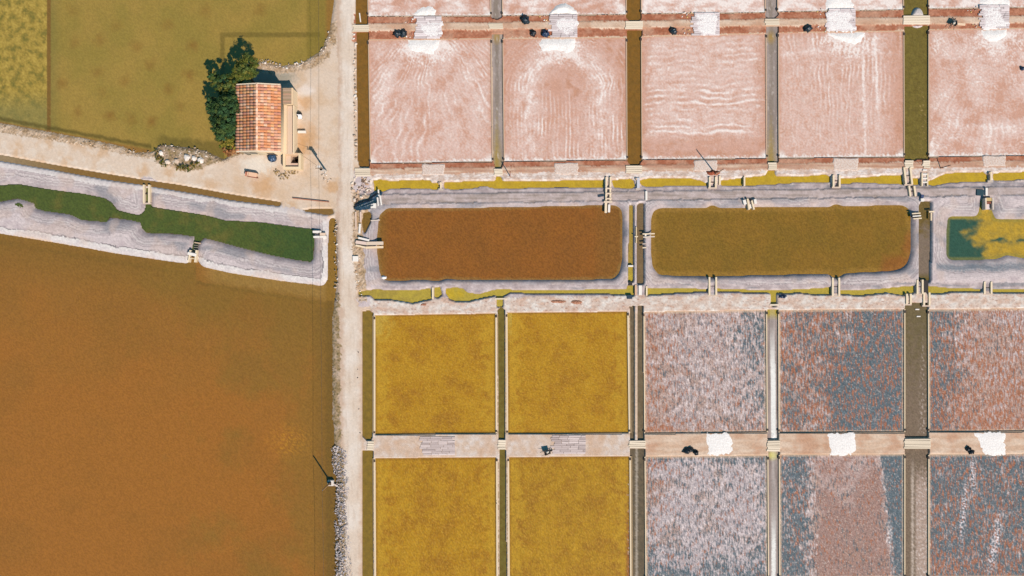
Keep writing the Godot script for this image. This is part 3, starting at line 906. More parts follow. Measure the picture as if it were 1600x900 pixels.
		if kind == "tile4":
			k = k.lerp(c(236, 228, 230), clampf((f * 3.0 + 0.3) * clampf(1.0 - absf(u - 0.885) / 0.03, 0, 1) * clampf(1.0 - absf(v - 0.66) / 0.14, 0, 1), 0, 0.95))
		k = k.lerp(c(206, 190, 180), clampf(f * 2.6 - 1.15, 0, 0.6))
		k = k.lerp(c(214, 186, 160), clampf(1.0 - edge / 0.02, 0, 0.45))
		h += st * 0.012 + st2 * 0.01
		return [h, speck(k, 0.15)]
	# crystallising pans: pink clay under a raked salt crust
	var s := 0.0
	var px := u * 190.0
	var py := v * 190.0
	match kind:
		"fan":
			var ang := atan2(u - 0.5 + a * 0.03, v + 0.25)
			var dist := Vector2(u - 0.5, v + 0.25).length()
			s = scratch(ang * 190.0 + a * 4.0, dist * 190.0, 11.0) * 0.9 + a * 0.5
			s += clampf(0.12 - absf(Vector2((u - 0.5) * 1.4, v - 0.62).length() - 0.6), 0, 0.12) * 2.5 * (1.0 if v < 0.6 else 0.0)
			s *= clampf(1.3 - v * 0.75, 0.4, 1.0)
		"arch":
			var d := Vector2(u - 0.5 + a * 0.02, minf(v - 0.40, 0.0) * 1.15).length() + a * 0.02
			s = scratch(px if v > 0.42 else d * 190.0, py + absf(u - 0.5) * 60.0, 6.2) * (1.15 if v > 0.3 else 0.45)
			s += clampf(0.5 - absf(d - 0.30) * 5.0, -0.35, 0.4) * clampf(1.6 - v * 1.5, 0, 1) * (1.0 + b)
			s -= clampf(0.3 - Vector2((u - 0.47) * 1.4, v - 0.35).length(), 0, 0.3) * 1.6
		"rows":
			s = scratch(py + a * 4.0 + sin(u * 9.0) * 1.2, px, 9.0) * 1.15
			var inn := clampf(minf(minf(u - 0.07 + b * 0.05, 0.92 - u + b * 0.05) * 9.0, (0.80 - v) * 14.0), -1, 0.3)
			s = s * clampf(inn + 0.7, 0.2, 1) + inn * 0.5
			s += clampf(0.5 - absf(v - 0.775 - (u - 0.5) * 0.03 + b * 0.01) * 30.0, 0, 0.5) * (1.0 if u > 0.12 and u < 0.9 else 0.0)
		"rake":
			s = 1.2 * scratch(px + a * 4.0 - clampf(0.25 - v, 0, 0.2) * (u - 0.6) * 90.0, py) * clampf(1.1 - v * 0.8, 0.35, 1) - clampf((u - 0.82) * 4.0, 0, 0.5)
			s += clampf(0.7 - absf(u - 0.675 - v * 0.02 + b * 0.012) * 40.0, 0, 0.7) * clampf((v - 0.1) * 8.0, 0, 1) + clampf(0.8 - absf(u - 0.765 - v * 0.05 + b * 0.012) * 34.0, 0, 0.8) * clampf((0.75 - v) * 6.0, 0, 1)
			s += clampf(0.4 - absf(v - 0.13 - absf(u - 0.45) * 0.1 + b * 0.03) * 14.0, 0, 0.35)
		"swirl":
			var d2 := Vector2(u - 0.55, v + 0.1).length()
			var an := atan2(v + 0.1, u - 0.55)
			s = scratch(d2 * 190.0 + b * 8.0, an * 90.0) * 0.6 + scratch(an * 120.0, d2 * 190.0) * 0.4 + a * 0.7
			s += clampf(0.4 - absf(v - 0.77 + b * 0.02) * 14.0, 0, 0.35) * clampf((u - 0.2) * 4.0, 0, 1)
		"wash":
			s = n2.get_noise_2d(x * 0.5 + y * 1.2, y * 1.2 - x * 0.3) * 0.8 + a * 1.2 + 0.1
		_:
			s = 0.5 + n2.get_noise_2d(x * 0.6, y * 1.5) * 0.8 + a * 0.8
	if kind in ["fan", "arch", "rake", "swirl"]:
		# salt dragged down from the heap at the top edge
		var hx := {"fan": 0.46, "arch": 0.47, "rake": 0.55, "swirl": 0.56}
		var smear := clampf(1.25 - Vector2((u - hx[kind]) / 0.2, v / 0.17).length() + f * 0.5 + b * 0.4, 0, 1)
		s += smear * 1.1
	var w3 := clampf(0.32 + s * 0.85 + f * 0.38 + b * 0.3, 0, 1)
	w3 *= clampf(edge / 0.05 + 0.35 + b * 0.5, 0, 1)
	k = c(206, 159, 140).lerp(c(214, 174, 161), clampf(0.5 + a * 1.4, 0, 1))
	k = k.lerp(c(192, 136, 106), clampf(a * 1.2 + b * 0.8 - 0.15 + clampf(0.12 - edge, 0, 0.12) * 5.0 + f * 0.3, 0, 0.7))
	k = k.lerp(c(236, 216, 211), w3)
	k = k.lerp(c(248, 241, 238), clampf(w3 * 1.6 - 1.15, 0, 0.8))
	# salt left along the lower edge and in the corners
	var rim := clampf(1.0 - (1.0 - v) / 0.024 + f * 0.9 + b * 0.6, 0, 1) + clampf(1.3 - Vector2(minf(u, 1.0 - u) / 0.05, (1.0 - v) / 0.06).length(), 0, 1)
	k = k.lerp(c(246, 240, 238), clampf(rim * 0.85, 0, 0.95))
	h += w3 * 0.012 + rim * 0.012 + f * 0.006
	return [h, speck(k, 0.05)]

func build_pans() -> void:
	var dark := mat(74, 62, 54)
	var pale := mat(236, 212, 180)
	var worn := mat(206, 176, 150)
	for q in pans:
		var cs: Array = q[0]
		var kind: String = q[1]
		var n := 150
		var ny := n
		if cs[0].y < -50:
			ny = 100
		var yel := kind == "yellow"
		var pv := PackedVector3Array()
		var pc := PackedColorArray()
		var ix := PackedInt32Array()
		for j in ny + 1:
			for i in n + 1:
				var u := float(i) / n
				var v := float(j) / ny
				var p: Vector2 = cs[0].lerp(cs[1], u).lerp(cs[3].lerp(cs[2], u), v)
				var g := pan_look(kind, u, v, p.x, p.y)
				pv.append(at(p.x, p.y, g[0]))
				pc.append(g[1])
				if i < n and j < ny:
					var o := j * (n + 1) + i
					ix.append_array(PackedInt32Array([o, o + 1, o + n + 2, o, o + n + 2, o + n + 1]))
		var nn := PackedVector3Array()
		nn.resize(pv.size())
		for j in ny + 1:
			for i in n + 1:
				var o := j * (n + 1) + i
				var dx := pv[j * (n + 1) + mini(i + 1, n)] - pv[j * (n + 1) + maxi(i - 1, 0)]
				var dz := pv[mini(j + 1, ny) * (n + 1) + i] - pv[maxi(j - 1, 0) * (n + 1) + i]
				nn[o] = dz.cross(dx).normalized()
		var o2 := structure(inst(commit(pv, nn, pc, ix), vmat("brine", 0.16, 0.45) if yel else vmat("crust", 0.85, 0.3)), "salt_pan")
		# boards on its four sides
		var low := -0.5
		for s in 4:
			var a: Vector2 = cs[s]
			var b: Vector2 = cs[(s + 1) % 4]
			var side := s == 1 or s == 3
			var m: Material = worn
			var w := 1.6
			var top := 0.0
			if side:
				m = pale if yel or kind.begins_with("tile") else worn
				w = 2.4 if yel else 1.5
				top = 0.02
			var out := (b - a).orthogonal().normalized() * (w * 0.5)
			bar(o2, "border_board", a + out, b + out, w, low, top, m)
			if side and yel:
				var o4 := (b - a).orthogonal().normalized() * 3.6
				bar(o2, "border_board", a + o4, b + o4, 1.4, low, 0.0, mat(176, 148, 112))
		# dark sluice blocks in the corners by the channels
		for s in 4:
			var a: Vector2 = cs[s]
			var dir := Vector2(-1, 0) if s == 0 or s == 3 else Vector2(1, 0)
			var inn := Vector2(0, 6) if s < 2 else Vector2(0, -5)
			bar(o2, "outlet_block", a + inn + dir * 1.4, a + inn + Vector2(0, -4 if s < 2 else 3) + dir * 1.4, 2.6, -0.35, 0.06, dark)

# ---------------------------------------------------------------- timber: sluices, bridges, docks
func sluice(label: String, x: float, y0: float, y1: float, gap: float, called := "sluice", slant := 0.0, tail := 0.0) -> void:
	var cream := mat(244, 222, 192)
	var dk := mat(66, 54, 48)
	var t := thing(called, label, "sluice", at(x, (y0 + y1) / 2.0, -0.4), "")
	for s in [-1.0, 1.0]:
		bar(t, "side_board", Vector2(x + s * gap / 2.0, y0), Vector2(x + s * gap / 2.0 + slant, y1), 2.7, -0.5, 0.26 + tail, cream)
	var ym := (y0 + y1) / 2.0
	bar(t, "gate_board", Vector2(x - gap / 2.0 + 1.2 + slant / 2, ym), Vector2(x + gap / 2.0 - 1.2 + slant / 2, ym), 1.2, -0.5, 0.1, dk)
	bar(t, "cross_beam", Vector2(x - gap / 2.0 - 2.0 + slant, y1 + 1.0), Vector2(x + gap / 2.0 + 2.0 + slant, y1 + 1.0), 2.2, -0.1, 0.14, mat(214, 192, 176))
	bar(t, "bed_board", Vector2(x - gap / 2.0 + slant / 2, y0 + 1), Vector2(x - gap / 2.0 + slant / 2 + gap, y0 + 1), 2.0, -0.5, -0.12, dk)

func gate(label: String, x: float, y0: float, y1: float, w: float, col: Material, block := true) -> void:
	var t := thing("sluice_gate", label, "sluice gate", at(x, (y0 + y1) / 2.0, -0.4))
	bar(t, "gate_board", Vector2(x, y0), Vector2(x, y1), w, -0.5, 0.22, col)
	if block:
		bar(t, "gate_post", Vector2(x - w * 0.5 - 1.3, y0 + 0.5), Vector2(x - w * 0.5 - 1.3, y0 + 3.5), 2.2, -0.5, 0.3, mat(208, 180, 156))
		bar(t, "foot_slab", Vector2(x - 4, y1 + 1.5), Vector2(x + 4, y1 + 1.5), 3.0, -0.2, 0.05, mat(196, 182, 174))

func bridge(label: String, x0: float, y0: float, x1: float, y1: float, n: int, group := "") -> void:
	# planks laid from x0 to x1 side by side in y
	var t := thing("footbridge", label, "footbridge", at((x0 + x1) / 2, (y0 + y1) / 2, 0.05), group)
	var w := (y1 - y0) / n
	for k in n:
		var y := y0 + (k + 0.5) * w
		var l := rng.randf_range(-1.2, 1.2)
		var g := rng.randf_range(-14, 8)
		var s := 3.0 * roundf(g / 3.0)
		bar(t, "plank", Vector2(x0 + l, y + rng.randf_range(-0.3, 0.3)), Vector2(x1 + l * 0.5, y + rng.randf_range(-0.3, 0.3)), w * 0.86, 0.10, 0.17 + rng.randf() * 0.02, mat(240 + s, 222 + s, 200 + s))
	for x in [x0 + 2.0, x1 - 2.0]:
		bar(t, "bearer", Vector2(x, y0 + 0.5), Vector2(x, y1 - 0.5), 2.0, -0.1, 0.10, mat(150, 124, 98))

func planks(parent: Node3D, list: Array) -> void:
	# [x0, y0, x1, y1, width, low, top, material]
	for q in list:
		bar(parent, "plank", Vector2(q[0], q[1]), Vector2(q[2], q[3]), q[4], q[5], q[6], q[7])

func build_timber() -> void:
	var cream := mat(244, 222, 192)
	var white := mat(246, 238, 232)
	var dk := mat(54, 48, 46)
	var navy := mat(40, 62, 82)
	# upper yellow channel, west to east
	gate("leftmost cream gate post in the upper yellow channel", 689, 285, 294.5, 2.4, cream)
	gate("bluish white slab gate in the yellow channel near the wide plank crossing", 997, 278, 294, 4.2, mat(206, 206, 216))
	gate("short white post at the dry channel's step beside the narrow grey water", 1009.5, 299, 313, 3.0, white, false)
	sluice("cream twin board sluice under the reddish heap by the lone pole, upper yellow channel", 1113, 277, 293, 9.5)
	gate("cream post standing just east of the reddish heap sluice", 1124, 275, 289, 2.6, cream, false)
	gate("slim cream gate in the yellow channel above the white pond inlet", 1162.5, 276, 291, 2.2, cream, false)
	sluice("cream twin board sluice below the pale pad of the fourth pink pan", 1306, 274, 292, 9.5)
	sluice("slanting cream twin board sluice beside the broad olive channel, upper yellow channel", 1416, 262, 288, 9.5, "sluice", 3.0)
	sluice("short cream twin board sluice crossing the dry channel south of the slanting one", 1423, 291, 307, 8.0, "sluice", 2.0)
	gate("cream post with a dark slab in the yellow channel at the right margin", 1547, 269, 282, 2.6, cream)
	gate("white post beside the dark blue slab in the dry channel at the far right", 1540, 294, 306, 3.2, white, false)
	# black and white runged gate
	var t := thing("sluice_ladder", "black sluice with white rungs beside the broad olive channel, upper yellow channel", "sluice", at(1444, 281, -0.4))
	bar(t, "side_board", Vector2(1439.5, 271), Vector2(1439.5, 291), 2.0, -0.5, 0.22, cream)
	bar(t, "side_board", Vector2(1448.5, 271), Vector2(1448.5, 291), 1.6, -0.5, 0.16, cream)
	bar(t, "floor_slab", Vector2(1444, 263), Vector2(1444, 291), 6.0, -0.5, -0.16, dk)
	for y in [266.0, 272.5, 279.0, 285.0]:
		bar(t, "rung", Vector2(1441, y), Vector2(1447.5, y), 2.2, 0.05, 0.16, white)
	# the tall ladder-like crossing above the first brown pond
	t = thing("ladder_bridge", "long ladder shaped plank crossing from the yellow channel down into the brown pond", "footbridge", at(950, 305, -0.3))
	for x in [947.0, 953.5]:
		planks(t, [[x, 277, x - 0.5, 315, 2.4, 0.08, 0.3, cream]])
	for y in [295.0, 303.0, 311.0]:
		bar(t, "rung", Vector2(945.5, y), Vector2(955, y), 2.2, 0.30, 0.36, mat(240, 214, 190))
	planks(t, [[946.5, 314, 946, 333, 3.6, 0.12, 0.3, cream], [951.5, 320, 951, 332, 3.4, 0.14, 0.32, white]])
	bar(t, "landing_board", Vector2(943, 316), Vector2(956, 316), 3.0, 0.31, 0.38, mat(230, 208, 186))
	bar(t, "post", Vector2(947.5, 332.5), Vector2(949.5, 332.5), 2.0, -0.8, 0.12, dk)
	var sl := thing("slab", "dark blue slab lying in the dry channel left of the ladder crossing", "slab", at(939, 306, 0.02))
	bar(sl, "slab", Vector2(934, 306.5), Vector2(943.5, 305), 3.4, 0.02, 0.12, navy)
	sl = thing("slab", "dark blue slab lying in the dry channel above the green and yellow pond", "slab", at(1529, 301, 0.02))
	bar(sl, "slab", Vector2(1525, 301), Vector2(1536, 301.5), 9.0, 0.0, 0.16, mat(34, 68, 80))
	# inlets of the ponds
	t = thing("pond_inlet", "white concrete inlet with twin posts on the top bank of the olive pond", "inlet", at(1172, 319, -0.2))
	bar(t, "side_wall", Vector2(1166.5, 311), Vector2(1169, 328), 2.6, -0.4, 0.44, cream)
	bar(t, "side_wall", Vector2(1173, 314), Vector2(1176.5, 328), 2.4, -0.4, 0.44, cream)
	bar(t, "apron", Vector2(1169, 322.5), Vector2(1175, 322.5), 6.0, -0.3, 0.2, white)
	bar(t, "wing_wall", Vector2(1161, 313), Vector2(1163, 320), 4.5, 0.1, 0.46, white)
	bar(t, "wing_wall", Vector2(1178, 312), Vector2(1179, 319), 4.0, 0.1, 0.44, white)
	bar(t, "gate_board", Vector2(1169, 312), Vector2(1174, 312), 3.0, -0.4, 0.2, dk)
	t = thing("pond_inlet", "rusty pink concrete inlet box on the top bank of the green and yellow pond", "inlet", at(1542, 320, -0.2))
	bar(t, "side_wall", Vector2(1537, 310), Vector2(1537.5, 328), 2.2, -0.4, 0.42, mat(232, 214, 196))
	bar(t, "side_wall", Vector2(1548, 310), Vector2(1548.5, 328), 2.2, -0.4, 0.42, mat(220, 204, 192))
	bar(t, "cover_slab", Vector2(1538, 312), Vector2(1547, 312), 5.0, 0.1, 0.36, mat(214, 184, 128))
	bar(t, "gate_board", Vector2(1539, 317), Vector2(1546, 317), 3.0, -0.4, 0.3, mat(150, 88, 62))
	bar(t, "apron", Vector2(1539, 323), Vector2(1546, 323), 8.0, -0.4, 0.08, mat(232, 216, 216))
	t = thing("pond_outlet", "black outlet with white sticks between the olive pond and the narrow olive channel", "outlet", at(1429, 338, -0.2))
	for q in [[1422, 334.5], [1423, 338.5], [1424, 342.5]]:
		bar(t, "stick", Vector2(q[0], q[1]), Vector2(q[0] + 13, q[1] - 1.0), 1.8, 0.38, 0.46, white if q[0] == 1423 else cream)
	bar(t, "dark_slab", Vector2(1424, 336), Vector2(1432, 340), 7.0, 0.1, 0.38, dk)
	t = thing("pipe_end", "blue and white pipe end at the head of the narrow olive channel", "pipe", at(1438, 311, 0.0))
	bar(t, "blue_cap", Vector2(1436, 307), Vector2(1440, 307.5), 5.0, 0.2, 0.5, mat(64, 82, 120))
	bar(t, "white_block", Vector2(1436, 313), Vector2(1441, 313), 4.5, 0.1, 0.45, white)
	# lower channel
	gate("lone cream post in the lower channel below the first brown pond", 676.5, 449, 467, 2.6, cream, false)
	gate("black gate at the south end of the thin yellow channel", 983.5, 461, 467, 8.0, navy, false)
	gate("tall white slab at the crossing of grey water and lower channel", 1000, 446, 461, 5.0, white, false)
	gate("orange tinted post left of the tall white slab", 993, 445, 461, 2.6, mat(226, 182, 148), false)
	gate("cream post right of the tall white slab", 1010, 447, 462, 2.4, cream, false)
	sluice("cream twin board sluice under the olive pond's lower left bank", 1113, 433, 461, 10.5)
	sluice("cream twin board sluice under the olive pond's lower right bank", 1305, 434, 462, 10.0)
	sluice("cream twin board sluice at the lower end of the narrow olive channel", 1436, 437, 459, 8.0)
	gate("black gate flecked with white at the foot of the narrow olive channel", 1445.5, 438, 457, 7.0, dk, false)
	sluice("cream twin board sluice in the lower channel at the right margin", 1542, 440, 459, 10.5)
	sluice("cream twin board sluice at the broad lower channel's top left corner", 1418.5, 459, 475, 6.0)
	sluice("cream twin board sluice at the broad lower channel's top right corner", 1446.5, 457, 477, 8.5)
	gate("white bar across the thin yellow channel between the two big ponds", 985, 414.5, 417.0, 8.0, white, false)
	gate("small black block closing the thin yellow channel", 984.5, 441, 446, 6.0, dk, false)
	t = thing("plank_pair", "pair of pale sticks from the grey water to the olive pond's left bank", "planks", at(1013, 368, 0.2))
	planks(t, [[1003, 366, 1022, 365.5, 1.8, 0.36, 0.44, cream], [1004, 371, 1022, 370, 1.8, 0.36, 0.44, mat(224, 206, 190)], [1008, 365, 1008, 372, 2.5, 0.30, 0.37, white]])
	t = thing("plank_pair", "two short pale sticks on the bank just below the pair of pale sticks", "planks", at(1006, 384, 0.2))
	planks(t, [[1003, 381.5, 1009, 381, 1.6, 0.3, 0.4, mat(206, 188, 176)], [1003, 387.5, 1009, 387, 1.6, 0.3, 0.4, cream]])
	t = thing("plank_bracket", "cream plank bracket in the narrow olive channel's right edge", "planks", at(1452, 335, 0.0))
	planks(t, [[1449, 331.5, 1457, 331, 2.2, 0.3, 0.4, cream], [1453, 333, 1453, 345, 2.2, 0.2, 0.32, mat(236, 212, 180)]])
	t = thing("plank_bracket", "cream plank edging beside the narrow grey water between the two big ponds", "planks", at(994, 368, 0.2))
	planks(t, [[993.5, 355, 993.5, 380, 1.6, 0.2, 0.36, mat(232, 206, 170)], [991, 370, 996, 370, 1.6, 0.36, 0.42, cream]])
	# left canal
	sluice("cream twin board sluice with rungs between ditch and green canal", 230.2, 289, 317, 8.0)
	t = thing("sluice_bridge", "white plank bridge over the sluice between green canal and orange pond", "footbridge", at(302, 396, 0.0))
	planks(t, [[296, 396, 309, 399, 4.5, 0.40, 0.48, white]])
	bar(t, "side_board", Vector2(299.5, 391), Vector2(296.5, 410), 2.4, -0.4, 0.40, cream)
	bar(t, "side_board", Vector2(309, 391), Vector2(306.5, 410), 2.4, -0.4, 0.40, cream)
	bar(t, "cross_beam", Vector2(297, 403.5), Vector2(306, 404.5), 1.4, 0.2, 0.3, mat(228, 206, 176))
	for y in [383.0, 386.5, 390.0]:
		bar(t, "rung", Vector2(303, y), Vector2(309.5, y + 0.6), 1.3, -0.05, 0.06, mat(128, 122, 112))
	bar(t, "head_beam", Vector2(304.5, 379), Vector2(314, 380.5), 1.6, 0.0, 0.14, mat(214, 184, 160))
	t = thing("pond_outlet", "white walled outlet at the east end of the green canal", "outlet", at(500, 366, 0.0))
	bar(t, "side_wall", Vector2(490, 362.5), Vector2(503, 362.5), 3.2, -0.5, 0.42, white)
	bar(t, "side_wall", Vector2(491, 370.5), Vector2(511, 370), 2.8, -0.5, 0.42, white)
	bar(t, "gate_board", Vector2(500, 364), Vector2(500, 369), 2.0, -0.5, 0.3, dk)
	bar(t, "cover_slab", Vector2(501, 366.3), Vector2(510, 366.3), 4.0, 0.3, 0.46, mat(236, 206, 182))
	# dock at the left end of the first brown pond
	t = thing("dock", "long pale plank dock running from the road over the brown pond's left end", "dock", at(580, 382, 0.0))
	planks(t, [[557, 378.5, 575, 381, 5.0, 0.36, 0.45, mat(232, 206, 194)], [573.5, 380.8, 600, 380.3, 5.2, 0.40, 0.49, mat(226, 204, 184)], [557, 383.5, 574, 387.5, 2.6, 0.34, 0.42, cream], [572.5, 387.2, 600, 386.3, 3.4, 0.40, 0.48, mat(244, 216, 182)]])
	for x in [575.0, 597.0]:
		bar(t, "bearer", Vector2(x, 377.5), Vector2(x, 388.5), 2.0, 0.28, 0.36, mat(120, 98, 80))
	for q in [[597, 378.5], [597, 387.5]]:
		bar(t, "post", Vector2(q[0] - 0.8, q[1]), Vector2(q[0] + 0.8, q[1]), 1.6, -0.8, 0.28, mat(110, 90, 74))
	t = thing("plank", "white plank propped askew just above the long dock", "plank", at(569, 374, 0.2))
	planks(t, [[561, 372, 578, 376, 3.0, 0.34, 0.46, white]])
	t = thing("concrete_slab", "square white concrete slab beside the road below the long dock", "slab", at(556, 404.5, 0.1))
	bar(t, "slab", Vector2(551.8, 404.5), Vector2(560.5, 404.5), 8.5, 0.08, 0.3, white)
	for q in [["pinkish plank lying along the road's edge above the dock", 556.5, 331, 556.8, 358, 2.2, mat(232, 202, 182)], ["short pale plank beside the small brown pool", 564, 331, 564.3, 347, 2.4, mat(228, 200, 186)], ["short white plank below the small brown pool", 563.2, 350, 562.2, 365, 3.0, white], ["slim pale stick floating in the brown channel beside the road's top end", 561.5, 20, 563.2, 34, 1.6, white], ["thin stick lying on the bank near the brown pond's upper left corner", 580, 345, 594, 344, 1.6, mat(226, 208, 196)], ["rusty pipe lying by the ditch at the yard's lower edge", 458, 310, 515, 316, 1.4, mat(176, 120, 96)]]:
		var pl := thing("plank" if not "pipe" in q[0] else "pipe", q[0], "plank" if not "pipe" in q[0] else "pipe", at((q[1] + q[3]) / 2, (q[2] + q[4]) / 2, 0.1))
		var hgt := 0.16
		if q[2] < 40:
			hgt = -0.16
		bar(pl, "plank" if not "pipe" in q[0] else "pipe_length", Vector2(q[1], q[2]), Vector2(q[3], q[4]), q[5], hgt, hgt + 0.1, q[6])
	# planks by the tarpaulin
	for q in [["white upright plank at the tarpaulin's upper tip", 592, 297, 593, 307, 2.0], ["left one of the two white planks beside the tarpaulin", 590.5, 309, 592, 322, 2.0], ["right one of the two white planks beside the tarpaulin", 594.5, 306, 597, 321, 2.2]]:
		var pl := thing("plank", q[0], "plank", at(q[1], q[2], 0.1))
		bar(pl, "plank", Vector2(q[1], q[2]), Vector2(q[3], q[4]), q[5], 0.3, 0.42, white)
	t = thing("concrete_block", "white block at the lower right corner of the dark tarpaulin", "block", at(584.5, 322, 0.2))
	bar(t, "block", Vector2(580.5, 322), Vector2(588.5, 322), 7.0, 0.2, 0.55, white)
	# crossings of the paths
	bridge("cream plank crossing over the brown roadside channel on the upper path", 552, 39.5, 577, 50.5, 4)
	bridge("pale plank crossing over the foot of the brown roadside channel", 555, 263, 579, 276, 4)
	bridge("square cream plank crossing under the first grey channel", 772.5, 264, 785.5, 274.5, 4)
	bridge("wide cream plank crossing under the brown channel between second and third pink pans", 978, 259, 1003, 271, 4)
	bridge("square cream plank crossing under the second grey channel", 1200, 254, 1213, 266, 4)
	bridge("cream plank crossing at the left foot of the broad olive channel", 1413, 251, 1426, 263, 4)
	bridge("cream plank crossing at the right foot of the broad olive channel", 1441, 251, 1452, 263, 4)
	bridge("small white plank crossing where the middle path meets the road", 574, 689, 584, 703, 4)
	bridge("small white plank crossing over the olive channel between the upper yellow pans", 778, 687, 790, 702, 4)
	bridge("white plank crossing over the twin grey channels of the middle path", 982, 688, 1008, 700, 4)
	bridge("pale plank crossing over the first grey channel on the upper path", 764, 37, 786, 46, 3)
	bridge("pale plank crossing over the second grey channel on the upper path", 1195, 30, 1217, 40, 3)
	bridge("thin cream plank across the short water below the first grey channel's lower neck", 772, 465.5, 792, 468, 1)
	bridge("thin cream plank across the water neck above the dark tiled pan", 1202, 475, 1216, 478, 1)
	# earth path over the remaining channels is carried by boards
	bridge("broad plank crossing over the brown channel on the upper path", 977, 33.5, 1004, 46.5, 4)
	bridge("broad plank crossing over the broad olive channel on the upper path", 1411, 25, 1452, 39, 4)
	bridge("broad plank crossing over the salty channel on the middle path", 1198, 688, 1218, 705, 5)
	bridge("broad plank crossing over the broad crusted channel on the middle path", 1412, 685, 1453, 701, 5)
	# two floating white boards in the broad channel
	for q in [["upper of two small white boards floating in the broad lower channel", 1434, 483.5], ["lower of two small white boards floating in the broad lower channel", 1436, 494.5]]:
		var pl := thing("floating_board", q[0], "board", at(q[1], q[2], -0.15))
		bar(pl, "board", Vector2(q[1] - 3, q[2]), Vector2(q[1] + 3, q[2]), 1.8, -0.16, -0.08, white)

# plank platforms and pale pads on the paths
func build_platforms() -> void:
	for q in [["grey plank platform on the path under the upper left yellow pan", 661, 708, 682, 711], ["grey plank platform on the path under the upper right yellow pan", 866, 912, 680, 709]]:
		var t := thing("plank_platform", q[0], "platform", at((q[1] + q[2]) / 2.0, 696, 0.08))
		for r in 9:
			var y: float = q[3] + (r + 0.5) * (q[4] - q[3]) / 9.0
			var x: float = q[1] + rng.randf_range(-7, 1)
			while x < q[2]:
				var l := rng.randf_range(10, 21)
				var g := 6.0 * roundf(rng.randf_range(-20, 22) / 6.0)
				bar(t, "plank", Vector2(x, y), Vector2(minf(x + l, q[2] + 3), y + rng.randf_range(-0.3, 0.3)), 2.9, 0.02, 0.13 + rng.randf() * 0.03, mat(204 + g, 186 + g, 184 + g))
				x += l + 0.6
	var k := 0
	for q in [["leftmost", 652, 688, 26, 61], ["second from the left", 862, 900, 23, 59], ["middle", 1084, 1122, 20, 56], ["second from the right", 1294, 1334, 14, 49], ["rightmost", 1534, 1574, 8, 45]]:
		var t := thing("plank_platform", "salt whitened plank platform across the upper path, %s of five" % q[0], "platform", at((q[1] + q[2]) / 2.0, (q[3] + q[4]) / 2.0, 0.08), "salt loading platforms on the upper path")
		var rows := 11
		for r in rows:
			var y: float = q[3] + (r + 0.5) * (q[4] - q[3]) / rows
			var x: float = q[1] + rng.randf_range(-6, 1)
			while x < q[2]:
				var l := rng.randf_range(12, 22)
				var g := 6.0 * roundf(rng.randf_range(-16, 22) / 6.0)
				bar(t, "plank", Vector2(x, y), Vector2(minf(x + l, q[2] + 2), y + rng.randf_range(-0.3, 0.3)), 2.8, 0.02, 0.125 + rng.randf() * 0.03, mat(220 + g, 206 + g, 208 + g))
				x += l + 0.6
		k += 1
	for q in [["leftmost", 659, 256, 36, 18], ["second from the left", 866, 254, 38, 19], ["middle", 1084, 250, 37, 18], ["second from the right", 1301, 247, 40, 20], ["rightmost", 1535, 243, 36, 18]]:
		var t := thing("loading_pad", "pale speckled pad below the pink pans, %s of five" % q[0], "pad", at(q[1] + q[3] / 2.0, q[2] + q[4] / 2.0, 0.08))
		var poly := PackedVector2Array()
		for e in 24:
			var f := e / 24.0 * 4.0
			var p := Vector2(f, 0) if f < 1 else (Vector2(1, f - 1) if f < 2 else (Vector2(3 - f, 1) if f < 3 else Vector2(0, 4 - f)))
			poly.append(Vector2(q[1], q[2]) + p * Vector2(q[3], q[4]) + Vector2(rng.randf_range(-1, 1), rng.randf_range(-0.8, 0.8)))
		part(t, "slab", sheet(poly, 1.0, func(x, y, d): return [0.02 + clampf(d, -0.6, 1.0) * 0.09 + n3.get_noise_2d(x * 2, y * 2) * 0.02, speck(c(222, 194, 180).lerp(c(238, 222, 214), clampf(0.5 + n3.get_noise_2d(x * 1.6, y * 1.6) * 1.3, 0, 1)), 0.05)], true), vmat("earth", 0.95, 0.25, 1.5))

# ---------------------------------------------------------------- salt
func ragged(poly: PackedVector2Array, by: float) -> PackedVector2Array:
	var r := PackedVector2Array()
	for k in poly.size():
		var a := poly[k]
		var b := poly[(k + 1) % poly.size()]
		var n := maxi(1, int(a.distance_to(b) / 3.0))
		for e in n:
			var p := a.lerp(b, float(e) / n)
			r.append(p + Vector2(rng.randf_range(-by, by), rng.randf_range(-by, by)))
	return r

func mound(poly: PackedVector2Array, base: float, top: float, slope: float, step: float, k0: Color, k1: Color, rough := 0.05) -> ArrayMesh:
	return sheet(poly, step, func(x, y, d):
		var e: float = clampf(d / slope, -0.25, 1.0)
		var r := e * (2.0 - absf(e))
		var n := n3.get_noise_2d(x * 2.3, y * 2.3)
		return [base + (top - base) * r + n * rough * clampf(e + 0.2, 0, 1), speck(k0.lerp(k1, clampf(0.5 + n * 1.5, 0, 1)), 0.03)], true)

